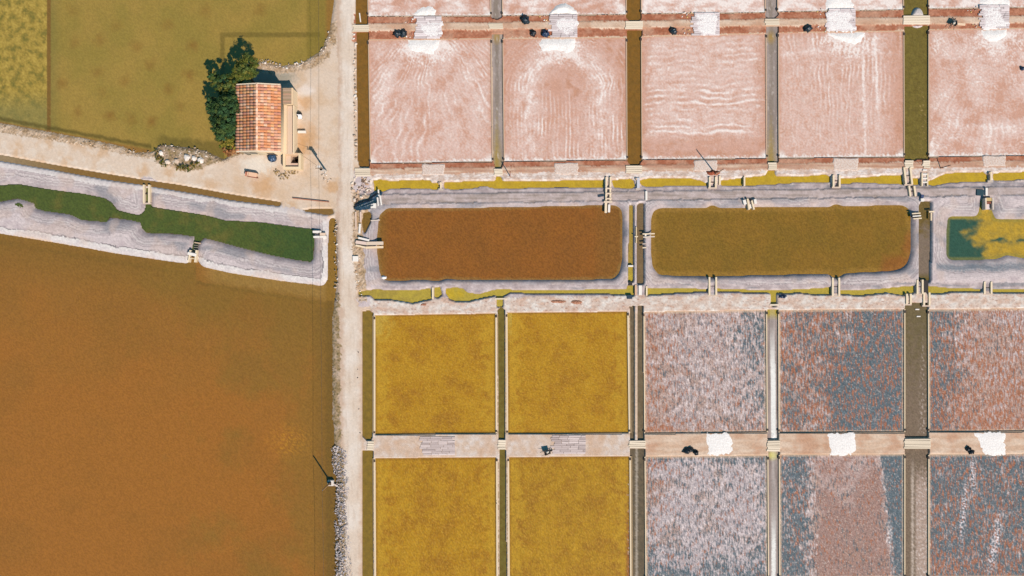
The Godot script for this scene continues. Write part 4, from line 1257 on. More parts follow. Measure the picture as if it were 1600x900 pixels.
func build_salt() -> void:
	var s0 := c(244, 240, 240)
	var s1 := c(255, 252, 252)
	for q in [
		["white salt heap at the top edge of the leftmost pink pan", [636, 61, 690, 61, 684, 74, 678, 80, 676, 86, 671, 84, 662, 82, 642, 80, 637, 72], -0.075, 0.06],
		["white salt heap at the top edge of the second pink pan", [846, 60, 900, 59, 899, 72, 894, 80, 888, 84, 880, 80, 866, 79, 848, 80, 842, 70], -0.075, 0.06],
		["white salt heap spreading at the top edge of the fourth pink pan", [1292, 50.5, 1355, 50, 1350, 59, 1342, 67, 1334, 69, 1322, 67, 1310, 63, 1298, 58], -0.075, 0.06],
		["white salt heap at the top edge of the rightmost pink pan", [1532, 46, 1575, 46, 1573, 56, 1564, 63, 1550, 65, 1539, 61], -0.075, 0.06],
		["salt heap over the path's upper edge above the leftmost pink pan", [645, 24.5, 682, 24, 681, 16, 676, 11, 668, 9, 658, 12, 650, 17], -0.075, 0.06],
		["tall rounded salt heap over the path's upper edge above the second pink pan", [857, 22.5, 904, 22, 897, 14, 890, 7, 880, 4, 872, 6, 864, 13], -0.075, 0.24],
		["salt heap cut by the picture's top edge above the fourth pink pan", [1288, 15, 1336, 14, 1334, 4, 1322, -12, 1304, -14, 1292, -2], -0.075, 0.06],
		["salt spread cut by the picture's top edge above the rightmost pink pan", [1532, 11, 1580, 10, 1578, 0, 1560, -12, 1540, -10, 1532, 0], -0.075, 0.06],
		["white salt patch on the middle path under the pinkish tiled pan", [1104, 677, 1138, 677, 1142, 686, 1147, 692, 1141, 697, 1147, 703, 1140, 709, 1116, 711, 1104, 710, 1106, 700, 1103, 690], 0.075, 0.13],
		["white salt patch on the middle path under the dark tiled pan", [1292, 677, 1338, 677, 1336, 686, 1337, 696, 1338, 705, 1330, 710, 1314, 712, 1296, 711, 1297, 699, 1294, 688], 0.075, 0.13],
		["white salt patch on the middle path under the orange tiled pan", [1520, 676, 1570, 675, 1569, 690, 1571, 710, 1550, 711, 1538, 711, 1534, 700, 1528, 688], 0.075, 0.13],
		["pale salt streak down the salty channel's upper mouth", [1204, 676, 1213, 676, 1214, 686, 1208, 688, 1203, 686], -0.22, -0.05]]:
		var poly := ragged(pts(q[1]), 1.6)
		var o := inst(mound(poly, q[2], q[3], 11.0, 1.0, c(236, 228, 226), s1, 0.04), vmat("salt", 0.8, 0.4))
		o.name = numbered("salt_heap")
		add_child(o)
		tag(o, q[0], "salt heap")
	# thin salt trodden over the platforms
	for q in [["leftmost", [655, 36, 690, 34, 694, 40, 686, 46, 692, 52, 684, 60, 672, 58, 656, 50]], ["second from the left", [868, 30, 900, 28, 906, 36, 898, 44, 896, 52, 884, 57, 872, 48, 866, 40]], ["middle", [1086, 22, 1118, 22, 1122, 30, 1120, 40, 1118, 54, 1100, 56, 1088, 46]], ["second from the right", [1292, 18, 1330, 16, 1334, 28, 1328, 34, 1338, 46, 1330, 50, 1294, 50, 1290, 40]], ["rightmost", [1534, 12, 1566, 10, 1562, 20, 1570, 30, 1576, 36, 1572, 44, 1536, 46]]]:
		var o := inst(mound(ragged(pts(q[1]), 2.2), 0.10, 0.15, 4.0, 1.0, c(236, 228, 230), s1, 0.05), vmat("salt", 0.8, 0.4))
		o.name = numbered("salt_spill")
		add_child(o)
		tag(o, "thin white salt spill over the upper path's plank platform, %s of five" % q[0], "salt spill")
	# culvert of concrete where the upper path meets the broad olive channel
	var t := thing("culvert", "rounded whitish concrete culvert mouth in the broad olive channel", "culvert", at(1434, 30, -0.3))
	var a := PackedVector2Array()
	for e in 18:
		var th := PI + PI * e / 17.0
		a.append(Vector2(1434 + cos(th) * 11, 27 + sin(th) * 17))
	part(t, "upper_apron", mound(a, -0.3, 0.22, 6.0, 1.0, c(196, 190, 192), c(224, 212, 208)), vmat("earth", 0.95, 0.25, 1.5))
	a = PackedVector2Array()
	for e in 14:
		var th := PI * e / 13.0
		a.append(Vector2(1434 + cos(th) * 10, 38 + sin(th) * 6))
	part(t, "lower_apron", mound(a, -0.3, 0.1, 4.0, 1.0, c(206, 192, 196), c(238, 226, 228)), vmat("earth", 0.95, 0.25, 1.5))
	var lump := inst(mound(ragged(pts([595, 431, 599, 430, 604, 432, 604, 436, 599, 437, 595, 435]), 0.4), -0.3, 0.12, 4.0, 0.8, s0, s1), vmat("salt", 0.8, 0.4))
	lump.name = numbered("salt_lump")
	add_child(lump)
	tag(lump, "small white lump at the brown pond's lower left corner", "salt lump")

# ---------------------------------------------------------------- sacks, tarpaulins, heaps
func sack_mesh(seed_: int, sx: float, sz: float, h: float) -> ArrayMesh:
	var r := RandomNumberGenerator.new()
	r.seed = seed_
	var off := r.randf() * 900.0
	var pv := PackedVector3Array()
	var ix := PackedInt32Array()
	var na := 20
	var nb := 9
	for j in nb + 1:
		for i in na:
			var th := TAU * i / na
			var ph := lerpf(-0.35, PI / 2, float(j) / nb)
			var d := Vector3(cos(th) * cos(ph), sin(ph), sin(th) * cos(ph))
			var w := 1.0 + n3.get_noise_3d(d.x * 22 + off, d.y * 22, d.z * 22) * 0.55 + 0.10 * sin(th * 5.0 + off)
			pv.append(Vector3(d.x * sx * w, maxf(d.y * h * (0.8 + 0.4 * w), -0.02), d.z * sz * w))
			if j < nb:
				var a := j * na + i
				var b := j * na + (i + 1) % na
				ix.append_array(PackedInt32Array([a, b, b + na, a, b + na, a + na]))
	var st := SurfaceTool.new()
	st.begin(Mesh.PRIMITIVE_TRIANGLES)
	st.set_smooth_group(0)
	for k in ix:
		st.add_vertex(pv[k])
	st.index()
	st.generate_normals()
	return st.commit()

func sack(label: String, x: float, y: float, sx: float, sz: float, h: float, turn: float, tone := 0, base := 0.0) -> void:
	var m := [mat(26, 46, 58, 0.38), mat(20, 30, 38, 0.4), mat(34, 58, 92, 0.4)]
	var t := thing("black_sack", label, "sack", at(x, y, base))
	t.rotation.y = turn
	var s: int = names["black_sack"]
	var bag := part(t, "bag", sack_mesh(s + 7, sx * U, sz * U, h), m[tone], at(x, y, base))
	bag.rotation = Vector3.ZERO
	var st := SurfaceTool.new()
	st.begin(Mesh.PRIMITIVE_TRIANGLES)
	tube(st, Vector3(0, h * 0.75, 0), Vector3(0.12, h + 0.1, 0.08), 0.06, 0.13, 6)
	part(t, "tied_neck", st.commit(), mat(206, 214, 218, 0.5) if tone == 0 else m[tone], at(x, y, base))

func build_clutter() -> void:
	sack("left half of the pair of dark sacks left of the leftmost salt platform", 622, 53, 6.5, 4.8, 0.45, 0.2)
	sack("right half of the pair of dark sacks left of the leftmost salt platform", 631, 53, 6.2, 4.6, 0.5, 1.2)
	sack("dark ragged sack on the upper red strip above the second pink pan", 821, 32, 6.5, 6.8, 0.55, 0.5)
	sack("small dark sack below the ragged one, left of its neighbour", 833, 52.5, 4.6, 4.8, 0.4, 2.0, 1)
	sack("bluish dark sack touching the second salt platform", 852.5, 53, 5.4, 5.6, 0.5, 0.9, 2)
	sack("dark sack left of the middle salt platform", 1052, 49, 6.4, 5.0, 0.45, 2.6)
	sack("dark sack left of the fourth salt platform", 1262, 45, 6.6, 5.0, 0.45, 0.4)
	sack("large black cloth bundle on the middle path beside a salt patch", 1075, 703, 8.5, 5.0, 0.4, 0.25, 1)
	sack("smaller black bundle right of the large one on the middle path", 1087, 706.5, 5.0, 3.6, 0.3, 2.2, 1)
	sack("upper of two black bundles on the middle path left of the right salt patch", 1511.5, 701, 4.6, 4.0, 0.35, 1.0, 1)
	sack("lower of two black bundles on the middle path left of the right salt patch", 1516.5, 706, 4.6, 3.4, 0.35, 0.3, 1)
	sack("dark blue bundle at the picture's right edge in the rightmost pink pan", 1597, 107, 2.6, 3.4, 0.3, 0.3, 2, -0.08)
	sack("dark bundle in the corner of the shelf left of the dark tiled pan", 1222, 463, 6.5, 3.2, 0.3, 0.1, 2)
	# tarpaulin heap by the road
	var tp := ragged(pts([552, 325, 557, 318, 566, 314, 576, 311, 584, 304, 588, 301, 598, 300, 597, 304, 590, 312, 588, 322, 586, 326, 573, 328, 558, 329]), 0.5)
	var o := inst(sheet(tp, 0.8, func(x, y, d):
		var r := sin((y - 0.4 * (580.0 - x)) * 1.5 + n3.get_noise_2d(x, y) * 2.0)
		return [0.12 + clampf(d, -0.5, 4.0) * 0.12 + r * 0.07, speck(c(24, 58, 72).lerp(c(34, 66, 92), clampf(0.5 + n2.get_noise_2d(x * 3, y * 3) * 2.0, 0, 1)))], true), vmat("tarp", 0.5, 0.4))
	o.name = "tarpaulin"
	add_child(o)
	tag(o, "dark blue green crumpled tarpaulin beside the road at the first brown pond", "tarpaulin")
	# reddish heap below the lone pole
	o = inst(mound(ragged(pts([1102, 268, 1112, 266, 1125, 267, 1126, 271, 1118, 274, 1106, 273]), 1.0), 0.03, 0.4, 5.0, 0.9, c(142, 72, 54), c(176, 104, 78), 0.12), vmat("earth", 0.95, 0.25, 1.5))
	o.name = numbered("earth_heap")
	add_child(o)
	tag(o, "small reddish earth heap at the foot of the lone pole", "earth heap")
	for q in [["left one of two rusty stains heaped on the shelf above the right yellow pan", 872, 471, 13, 3.4], ["right one of two rusty stains heaped on the shelf above the right yellow pan", 901, 472, 11, 3.6], ["small rusty heap on the shelf above the left yellow pan", 662, 476, 6, 2.6]]:
		var e := PackedVector2Array()
		for k in 14:
			e.append(Vector2(q[1] + cos(TAU * k / 14) * q[3] * rng.randf_range(0.7, 1.1), q[2] + sin(TAU * k / 14) * q[4] * rng.randf_range(0.7, 1.1)))
		o = inst(mound(e, 0.1, 0.26, 4.0, 0.9, c(150, 88, 66), c(206, 160, 136), 0.1), vmat("earth", 0.95, 0.25, 1.5))
		o.name = numbered("earth_heap")
		add_child(o)
		tag(o, q[0], "earth heap")
	# wheelbarrows
	barrow("tipped black wheelbarrow with a pale load on the middle path", 855, 705, 0.3, mat(30, 28, 28, 0.6))
	barrow("black wheelbarrow with a pale board left of the rightmost salt platform", 1487, 38, 1.2, mat(24, 36, 40, 0.6))
	var t := thing("board", "pale board lying right of the black wheelbarrow on the upper path", "board", at(1501, 38, 0.1))
	bar(t, "board", Vector2(1495, 38), Vector2(1507, 39), 3.6, 0.1, 0.16, mat(244, 212, 182))

func barrow(label: String, x: float, y: float, turn: float, m: Material) -> void:
	var t := thing("wheelbarrow", label, "wheelbarrow", at(x, y, 0.1))
	var tray := SurfaceTool.new()
	tray.begin(Mesh.PRIMITIVE_TRIANGLES)
	var lo := [Vector3(-0.22, 0.28, -0.18), Vector3(0.2, 0.28, -0.15), Vector3(0.2, 0.28, 0.15), Vector3(-0.22, 0.28, 0.18)]
	var hi := [Vector3(-0.42, 0.56, -0.32), Vector3(0.38, 0.5, -0.28), Vector3(0.38, 0.5, 0.28), Vector3(-0.42, 0.56, 0.32)]
	for k in 4:
		var e := (k + 1) % 4
		for v in [lo[k], hi[k], hi[e], lo[k], hi[e], lo[e]]:
			tray.add_vertex(v)
	for v in [lo[0], lo[1], lo[2], lo[0], lo[2], lo[3]]:
		tray.add_vertex(v)
	tray.generate_normals()
	part(t, "tray", tray.commit(), m, at(x, y, 0.1))
	part(t, "load", sack_mesh(41, 0.2, 0.16, 0.2), mat(238, 228, 214), at(x, y, 0.4))
	var wh := TorusMesh.new()
	wh.inner_radius = 0.1
	wh.outer_radius = 0.19
	wh.rings = 16
	wh.ring_segments = 8
	var w := part(t, "wheel", wh, mat(30, 28, 28), at(x, y, 0.1) + Vector3(0.55, 0.18, 0))
	w.rotation.x = PI / 2
	for s in [-1.0, 1.0]:
		part(t, "handle", tube_mesh([Vector3(0.55, 0.18, 0.08 * s), Vector3(-0.2, 0.3, 0.18 * s), Vector3(-0.85, 0.42, 0.26 * s)], 0.03, 0.025, 6), m, at(x, y, 0.1))
		part(t, "leg", tube_mesh([Vector3(-0.25, 0.3, 0.18 * s), Vector3(-0.32, 0.0, 0.2 * s)], 0.025, 0.02, 6), m, at(x, y, 0.1))
	t.rotation.y = turn

# ---------------------------------------------------------------- stones
func stones(called: String, label: String, category: String, spots: Array, tones: Array, base: float) -> void:
	# spots: [x, y, radius]
	var t := thing(called, label, category, at(spots[0][0], spots[0][1], base))
	for q in spots:
		var o := part(t, "stone", shared_stone(rng.randi_range(0, 7)), tones[rng.randi_range(0, tones.size() - 1)], at(q[0], q[1], base))
		var r: float = q[2] * U
		o.scale = Vector3(r * rng.randf_range(0.8, 1.3), r * rng.randf_range(0.7, 1.1), r * rng.randf_range(0.7, 1.0))
		o.rotation = Vector3(rng.randf_range(-0.2, 0.2), rng.randf() * TAU, rng.randf_range(-0.2, 0.2))

var stone_set := []
func shared_stone(k: int) -> Mesh:
	if stone_set.is_empty():
		for e in 8:
			stone_set.append(stone_mesh(e + 3, 0.75))
	return stone_set[k]

func heap_in(poly: PackedVector2Array, n: int, r0: float, r1: float) -> Array:
	var lo := poly[0]
	var hi := poly[0]
	for v in poly:
		lo = lo.min(v)
		hi = hi.max(v)
	var out := []
	var tries := 0
	while out.size() < n and tries < n * 30:
		tries += 1
		var p := Vector2(rng.randf_range(lo.x, hi.x), rng.randf_range(lo.y, hi.y))
		if Geometry2D.is_point_in_polygon(p, poly):
			out.append([p.x, p.y, lerpf(r0, r1, pow(rng.randf(), 2.0))])
	return out

func build_stones() -> void:
	var pale := [mat(226, 208, 194), mat(206, 184, 166), mat(236, 226, 220), mat(176, 152, 132), mat(150, 128, 108)]
	var grey := [mat(196, 188, 190), mat(150, 144, 150), mat(222, 212, 212), mat(96, 96, 106), mat(176, 160, 150)]
	stones("stone_heap", "heap of pale rubble stones with weeds at the pond's edge left of the house", "stone heap", heap_in(pts([248, 226, 300, 229, 330, 240, 352, 252, 345, 256, 322, 252, 300, 258, 262, 258, 246, 242]), 120, 0.7, 3.0), [mat(206, 188, 172), mat(176, 154, 136), mat(226, 212, 200), mat(150, 126, 104), mat(124, 102, 82)], 0.08)
	var k := 0
	for q in [["round white boulder in the middle of the rubble heap", 293, 246.5, 6.5], ["white boulder right of the round one in the rubble heap", 304.5, 247.5, 5.6], ["white boulder at the rubble heap's right end, beside two others", 314, 251, 6.0], ["pale boulder at the lower left of the rubble heap", 263, 253, 4.8], ["pale boulder in the rubble heap's lower middle, left of the weeds", 277, 252, 5.2], ["whitish boulder at the rubble heap's upper left", 253, 239, 4.5]]:
		var o := inst(stone_mesh(70 + k, 0.8), pale[[2, 2, 2, 0, 1, 2][k]])
		o.name = numbered("boulder")
		o.position = at(q[1], q[2], 0.18)
		o.scale = Vector3.ONE * q[3] * U * Vector3(0.95, 0.8, 1.1)
		o.rotation.y = k * 1.3
		add_child(o)
		tag(o, q[0], "boulder")
		k += 1
	stones("stone_edging", "ragged stone edging between yard and pond above the house", "stone edging", heap_in(pts([400, 92, 422, 93, 440, 100, 470, 97, 500, 78, 514, 48, 520, 60, 508, 84, 485, 100, 455, 108, 430, 108, 405, 106]), 120, 0.6, 2.2), pale, 0.0)
	var row := []
	for e in 34:
		row.append([554.0 + rng.randf_range(-1.5, 2.0) + e * 0.05, 56 + e * 5.8 + rng.randf_range(-2, 2), rng.randf_range(1.4, 3.2)])
	stones("stone_edging", "row of small whitish slabs along the brown channel beside the road", "stone edging", row, pale, 0.06)
	stones("rubble_heap", "rubble and driftwood heap between the road and the yellow channel's left end", "rubble heap", heap_in(pts([549, 276, 566, 275, 580, 280, 580, 302, 566, 314, 552, 318, 549, 300]), 60, 1.2, 3.6), [mat(214, 184, 160), mat(186, 150, 124), mat(236, 218, 204), mat(120, 96, 80)], 0.1)
	stones("rubble_heap", "small scatter of pale rubble at the foot of the yard pole", "rubble heap", heap_in(pts([503, 266, 514, 270, 518, 280, 510, 288, 502, 282]), 26, 0.8, 2.2), pale, 0.06)
	stones("stone_edging", "pale stones lining the ditch side of the road beside the green canal", "stone edging", heap_in(pts([522, 345, 528, 345, 530, 470, 524, 470]), 46, 0.8, 2.2), pale, 0.06)
	stones("stone_edging", "broken pale stones lining the road opposite the first brown pond", "stone edging", heap_in(pts([549, 330, 558, 330, 560, 372, 566, 400, 566, 470, 558, 470, 553, 400]), 60, 0.8, 2.4), [mat(236, 224, 214), mat(206, 176, 150), mat(180, 140, 110)], 0.06)
	stones("stone_edging", "thin line of stones along the pond edge of the diagonal track", "stone edging", heap_in(pts([0, 196, 100, 214, 190, 230, 236, 236, 236, 244, 190, 240, 60, 216, 0, 206]), 90, 0.6, 1.8), [mat(206, 180, 158), mat(150, 124, 100), mat(228, 208, 190)], 0.02)
	for q in [["leftmost", 640, 33, 640, 54], ["second from the left", 852, 30, 858, 55], ["middle", 1074, 22, 1076, 50], ["second from the right", 1286, 18, 1284, 46], ["rightmost", 1520, 14, 1524, 42]]:
		var crumbs := []
		for e in 22:
			var up := e < 11
			crumbs.append([(q[1] if up else q[3]) + rng.randf_range(-9, 9), (q[2] if up else q[4]) + rng.randf_range(-5, 5), rng.randf_range(0.7, 1.7)])
		stones("salt_crumbs", "scattered white salt lumps left of the upper path's %s plank platform" % q[0], "salt lumps", crumbs, [mat(246, 240, 238), mat(232, 210, 200), mat(226, 190, 120), mat(190, 130, 110)], 0.02)
	var bits := []
	for q in [[560, 550, 1.6], [559, 577, 1.2], [559, 590, 1.5], [561, 639, 1.3], [563, 676, 1.6], [525, 470, 2.0], [530, 460, 1.6]]:
		bits.append(q)
	stones("stone_scatter", "few dark stones scattered along the white road's right side", "stones", bits, [mat(140, 124, 116), mat(110, 98, 94)], 0.1)
	# grey riprap and dry brush along the road's lower left edge
	var mm := MultiMesh.new()
	mm.transform_format = MultiMesh.TRANSFORM_3D
	mm.use_colors = true
	mm.mesh = stone_mesh(99, 0.9)
	var list := heap_in(pts([517, 700, 526, 696, 540, 704, 546, 720, 545, 760, 542, 800, 548, 840, 552, 880, 552, 990, 522, 990, 524, 880, 524, 800, 526, 760, 520, 730]), 1700, 0.5, 1.7)
	mm.instance_count = list.size()
	for e in list.size():
		var q: Array = list[e]
		var r: float = q[2] * U * 1.15
		var hgt := 0.05 + 0.14 * clampf(1.0 - absf(q[0] - 534.0) / 12.0, 0, 1) * rng.randf()
		mm.set_instance_transform(e, Transform3D(Basis.from_euler(Vector3(rng.randf_range(-0.3, 0.3), rng.randf() * TAU, 0)).scaled(Vector3(r * rng.randf_range(0.7, 1.6), r * 0.55, r)), at(q[0], q[1], hgt)))
		mm.set_instance_color(e, [c(206, 194, 196), c(182, 172, 178), c(226, 214, 212), c(170, 164, 168), c(210, 192, 184), c(140, 136, 142)][rng.randi_range(0, 5)])
	var mi := MultiMeshInstance3D.new()
	mi.name = "riprap"
	mi.multimesh = mm
	mi.material_override = vmat("riprap", 0.9, 0.3)
	mi.set_meta("kind", "stuff")
	add_child(mi)
	tag(mi, "grey lavender stones heaped along the road's lower left edge", "riprap")
	# dry brush among the stones
	var br := SurfaceTool.new()
	br.begin(Mesh.PRIMITIVE_TRIANGLES)
	for q in heap_in(pts([520, 705, 540, 705, 545, 760, 542, 800, 550, 880, 552, 990, 524, 990, 524, 800, 524, 740]), 420, 1, 2):
		var p := at(q[0], q[1], 0.15)
		var d := Vector3(rng.randf_range(-1, 1), rng.randf_range(0.3, 0.9), rng.randf_range(-1, 1)) * 0.35
		tube(br, p, p + d, 0.022, 0.008, 4)
	var bo := inst(br.commit(), mat(168, 156, 156))
	bo.name = "dry_brush"
	bo.set_meta("kind", "stuff")
	add_child(bo)
	tag(bo, "dry grey twigs among the stones on the road's lower left edge", "dry brush")

# ---------------------------------------------------------------- house
func tile_mesh(len_: float, w: float, bump: float) -> ArrayMesh:
	# one barrel tile, running down +x, its crown along y
	var st := SurfaceTool.new()
	st.begin(Mesh.PRIMITIVE_TRIANGLES)
	st.set_smooth_group(0)
	var seg := 6
	for k in seg:
		var t0 := PI * k / seg
		var t1 := PI * (k + 1) / seg
		for pair in [[0.0, 1.0]]:
			var f := func(t, x, lift): return Vector3(x, sin(t) * bump * lift + (0.035 if x > 0 else 0.0), -cos(t) * w * 0.5 * (1.06 if x > 0 else 0.9))
			var a: Vector3 = f.call(t0, 0.0, 0.85)
			var b: Vector3 = f.call(t1, 0.0, 0.85)
			var d: Vector3 = f.call(t1, len_, 1.0)
			var e: Vector3 = f.call(t0, len_, 1.0)
			for v in [a, b, d, a, d, e]:
				st.add_vertex(v)
			var lowd := d - Vector3(0, 0.03, 0)
			var lowe := e - Vector3(0, 0.03, 0)
			for v in [e, d, lowd, e, lowd, lowe]:
				st.add_vertex(v)
	st.generate_normals()
	return st.commit()

func build_house() -> void:
	var eave := 3.2
	var top := 3.7
	var xl := up_at(370, 134, eave).x
	var xr := up_at(438.5, 134, eave).x
	var xm := up_at(401.5, 134, top).x
	var z0 := up_at(370, 133, eave).z
	var z1 := up_at(370, 236.5, eave).z
	var t := thing("house", "small house with an orange barrel tiled gable roof beside dark trees", "house", Vector3((xl + xr) / 2, 0, (z0 + z1) / 2))
	var wall := mat(244, 220, 188)
	var wm := SurfaceTool.new()
	wm.begin(Mesh.PRIMITIVE_TRIANGLES)
	var a := xl + 0.22
	var b := xr - 0.1
	var za := z0 + 0.12
	var zb := z1 - 0.12
	for q in [[a, za, b, za], [b, za, b, zb], [b, zb, a, zb], [a, zb, a, za]]:
		for v in [Vector3(q[0], -0.1, q[1]), Vector3(q[0], eave - 0.06, q[1]), Vector3(q[2], eave - 0.06, q[3]), Vector3(q[0], -0.1, q[1]), Vector3(q[2], eave - 0.06, q[3]), Vector3(q[2], -0.1, q[3])]:
			wm.add_vertex(v)
	for z in [za, zb]:
		for v in [Vector3(a, eave - 0.06, z), Vector3(xm, top - 0.08, z), Vector3(b, eave - 0.06, z)]:
			wm.add_vertex(v)
	wm.generate_normals()
	part(t, "wall", wm.commit(), wall)
	# door and window on the south gable
	var door := part(t, "door", box(Vector3(0.9, 2.0, 0.08)), mat(96, 78, 62), Vector3(xm + 0.9, 1.0, zb + 0.03))
	part(door, "door_frame", box(Vector3(1.1, 0.12, 0.12)), mat(206, 186, 160), Vector3(xm + 0.9, 2.07, zb + 0.05))
	var win := part(t, "window", box(Vector3(0.8, 0.8, 0.06)), mat(70, 80, 84, 0.3), Vector3(xm - 1.2, 1.5, zb + 0.02))
	part(win, "window_sill", box(Vector3(1.0, 0.08, 0.2)), mat(214, 196, 172), Vector3(xm - 1.2, 1.06, zb + 0.08))
	# roof deck with tiles
	var deck := SurfaceTool.new()
	deck.begin(Mesh.PRIMITIVE_TRIANGLES)
	for q in [[xl, eave, xm, top], [xm, top, xr, eave]]:
		for v in [Vector3(q[0], q[1] - 0.02, z0), Vector3(q[2], q[3] - 0.02, z0), Vector3(q[2], q[3] - 0.02, z1), Vector3(q[0], q[1] - 0.02, z0), Vector3(q[2], q[3] - 0.02, z1), Vector3(q[0], q[1] - 0.02, z1)]:
			deck.add_vertex(v)
	deck.generate_normals()
	var roof := part(t, "roof", deck.commit(), mat(122, 66, 44))
	var rows := 22
	var pitch := (z1 - z0) / rows
	var tones := [mat(226, 156, 112), mat(220, 144, 98), mat(222, 164, 136), mat(228, 178, 148), mat(212, 152, 124), mat(232, 188, 160), mat(202, 138, 116), mat(230, 170, 120)]
	for s in [0, 1]:
		var n := 6 if s == 0 else 7
		var from := Vector3(xm, top, 0)
		var to := Vector3(xl - 0.05, eave, 0) if s == 0 else Vector3(xr + 0.05, eave, 0)
		var run := from.distance_to(to)
		var tm := tile_mesh(run / n * 1.04, pitch * 0.96, 0.11)
		var tilt := asin((top - eave) / run)
		for r in rows:
			for k in n:
				var p := from.lerp(to, float(k) / n)
				p.z = z0 + (r + 0.5) * pitch + rng.randf_range(-0.02, 0.02)
				p.y += 0.03 + rng.randf_range(0, 0.012)
				var big := n2.get_noise_2d(r * 14.0, k * 20.0 + s * 90.0)
				var pick := rng.randi_range(0, 7)
				if big > 0.15:
					pick = [0, 1, 7, 0][rng.randi_range(0, 3)]
				elif big < -0.2:
					pick = [2, 5, 6, 4][rng.randi_range(0, 3)]
				var o := part(roof, "roof_tile", tm, tones[pick], p)
				o.rotation = Vector3(0, PI if s == 0 else 0.0, 0)
				o.basis = o.basis * Basis(Vector3(0, 0, 1), -tilt + rng.randf_range(-0.01, 0.02))
	var rt := tile_mesh(pitch * 1.05, 0.3, 0.11)
	for r in rows:
		var o := part(roof, "ridge_tile", rt, [mat(232, 190, 164), mat(220, 168, 140), mat(236, 206, 186)][r % 3], Vector3(xm, top + 0.06, z0 + r * pitch))
		o.rotation.y = -PI / 2
	for z in [z0 - 0.05, z1 + 0.05]:
		for s in [0, 1]:
			var p := Vector3((xl + xm) / 2, (eave + top) / 2 + 0.05, z) if s == 0 else Vector3((xr + xm) / 2, (eave + top) / 2 + 0.05, z)
			var w := Vector2(xm - xl, top - eave).length() if s == 0 else Vector2(xr - xm, top - eave).length()
			var o := part(roof, "verge_board", box(Vector3(w, 0.12, 0.14)), mat(240, 220, 196), p)
			o.rotation.z = atan2(top - eave, xm - xl) if s == 0 else -atan2(top - eave, xr - xm)
	# lean-to and terrace on the east side
	var yx0 := xr - 0.25
	var g := thing("lean_to", "flat grey roofed lean-to on the house's upper right corner", "lean-to", Vector3(yx0 + 0.9, 0, z0 + 1.2))
	var e1 := up_at(459.0, 132, 1.7).x
	var zc := up_at(440, 163, 1.9).z
	part(g, "wall", box(Vector3(e1 - yx0 - 0.03, 1.9, zc - z0 - 0.1)), wall, Vector3((yx0 + e1) / 2, 0.95, (z0 + zc) / 2))
	var nslat := 9
	for k in nslat:
		var w := (zc - z0) / nslat
		part(g, "roof_board", box(Vector3(e1 - yx0 - 0.22, 0.06, w * 0.94)), [mat(176, 150, 126), mat(188, 160, 138), mat(166, 144, 116), mat(196, 156, 132)][k % 4], Vector3((yx0 + e1) / 2 - 0.1, 1.95 + rng.randf() * 0.03, z0 + (k + 0.5) * w))
	part(g, "edge_beam", box(Vector3(0.2, 0.2, zc - z0)), mat(240, 208, 172), Vector3(e1 - 0.1, 1.94, (z0 + zc) / 2))
	var ter := thing("terrace", "long narrow flat terrace with a cream parapet along the house's right side", "terrace", Vector3((yx0 + e1) / 2, 0, (zc + z1) / 2))
	part(ter, "base", box(Vector3(e1 - yx0 - 0.03, 1.2, z1 - zc - 0.06)), wall, Vector3((yx0 + e1) / 2, 0.6, (zc + z1) / 2))
	part(ter, "floor_slab", box(Vector3(e1 - yx0 - 0.5, 0.08, z1 - zc - 0.1)), mat(220, 194, 174), Vector3((yx0 + e1) / 2 - 0.05, 1.24, (zc + z1) / 2))
	part(ter, "parapet", box(Vector3(0.14, 0.5, z1 - zc - 0.02)), mat(246, 222, 190), Vector3(e1 - 0.06, 1.36, (zc + z1) / 2 + 0.01))
	part(ter, "parapet", box(Vector3(0.5, 0.4, z1 - zc - 0.02)), mat(240, 212, 180), Vector3(yx0 + 0.25, 1.4, (zc + z1) / 2 + 0.01))
	# open cistern at the foot of the terrace
	var hx := 1.25
	var c0 := up_at(442, 239, hx)
	var c1 := up_at(470, 264, hx)
	var ci := thing("cistern", "open cream walled cistern at the terrace's lower end", "cistern", Vector3((c0.x + c1.x) / 2, 0, (c0.z + c1.z) / 2))
	var cw := mat(240, 214, 178)
	var th := 0.3
	part(ci, "wall", box(Vector3(th, hx, c1.z - c0.z)), cw, Vector3(c0.x + th / 2, hx / 2, (c0.z + c1.z) / 2))
	part(ci, "wall", box(Vector3(th, hx, c1.z - c0.z)), cw, Vector3(c1.x - th / 2, hx / 2, (c0.z + c1.z) / 2))
	part(ci, "wall", box(Vector3(c1.x - c0.x - 2 * th, hx - 0.004, th)), cw, Vector3((c0.x + c1.x) / 2, hx / 2, c1.z - th / 2))
	part(ci, "wall", box(Vector3(c1.x - c0.x - 2 * th, hx - 0.004, th)), mat(226, 190, 156), Vector3((c0.x + c1.x) / 2, hx / 2, c0.z + th / 2))
	part(ci, "ledge", box(Vector3(0.62, 0.95, c1.z - c0.z - 2 * th)), mat(226, 196, 172), Vector3(c0.x + th + 0.31, 0.475, (c0.z + c1.z) / 2))
	part(ci, "ledge", box(Vector3(c1.x - c0.x - 2 * th - 0.62, 0.95, 0.5)), mat(222, 186, 164), Vector3(c0.x + th + 0.62 + (c1.x - c0.x - 2 * th - 0.62) / 2, 0.474, c1.z - th - 0.25))
	part(ci, "pit_floor", box(Vector3(c1.x - c0.x - 2 * th, 0.2, c1.z - c0.z - 2 * th)), mat(110, 92, 80), Vector3((c0.x + c1.x) / 2, 0.1, (c0.z + c1.z) / 2))
	part(ci, "bucket", tube_mesh([Vector3.ZERO, Vector3(0, 0.4, 0)], 0.16, 0.2, 10), mat(150, 146, 146), Vector3(c1.x - 0.75, 0.2, c0.z + 0.85))
	# yard objects
	var o := thing("cart", "low pink wooden cart with a dark wheel in the yard below the house", "cart", at(395, 274, 0.08))
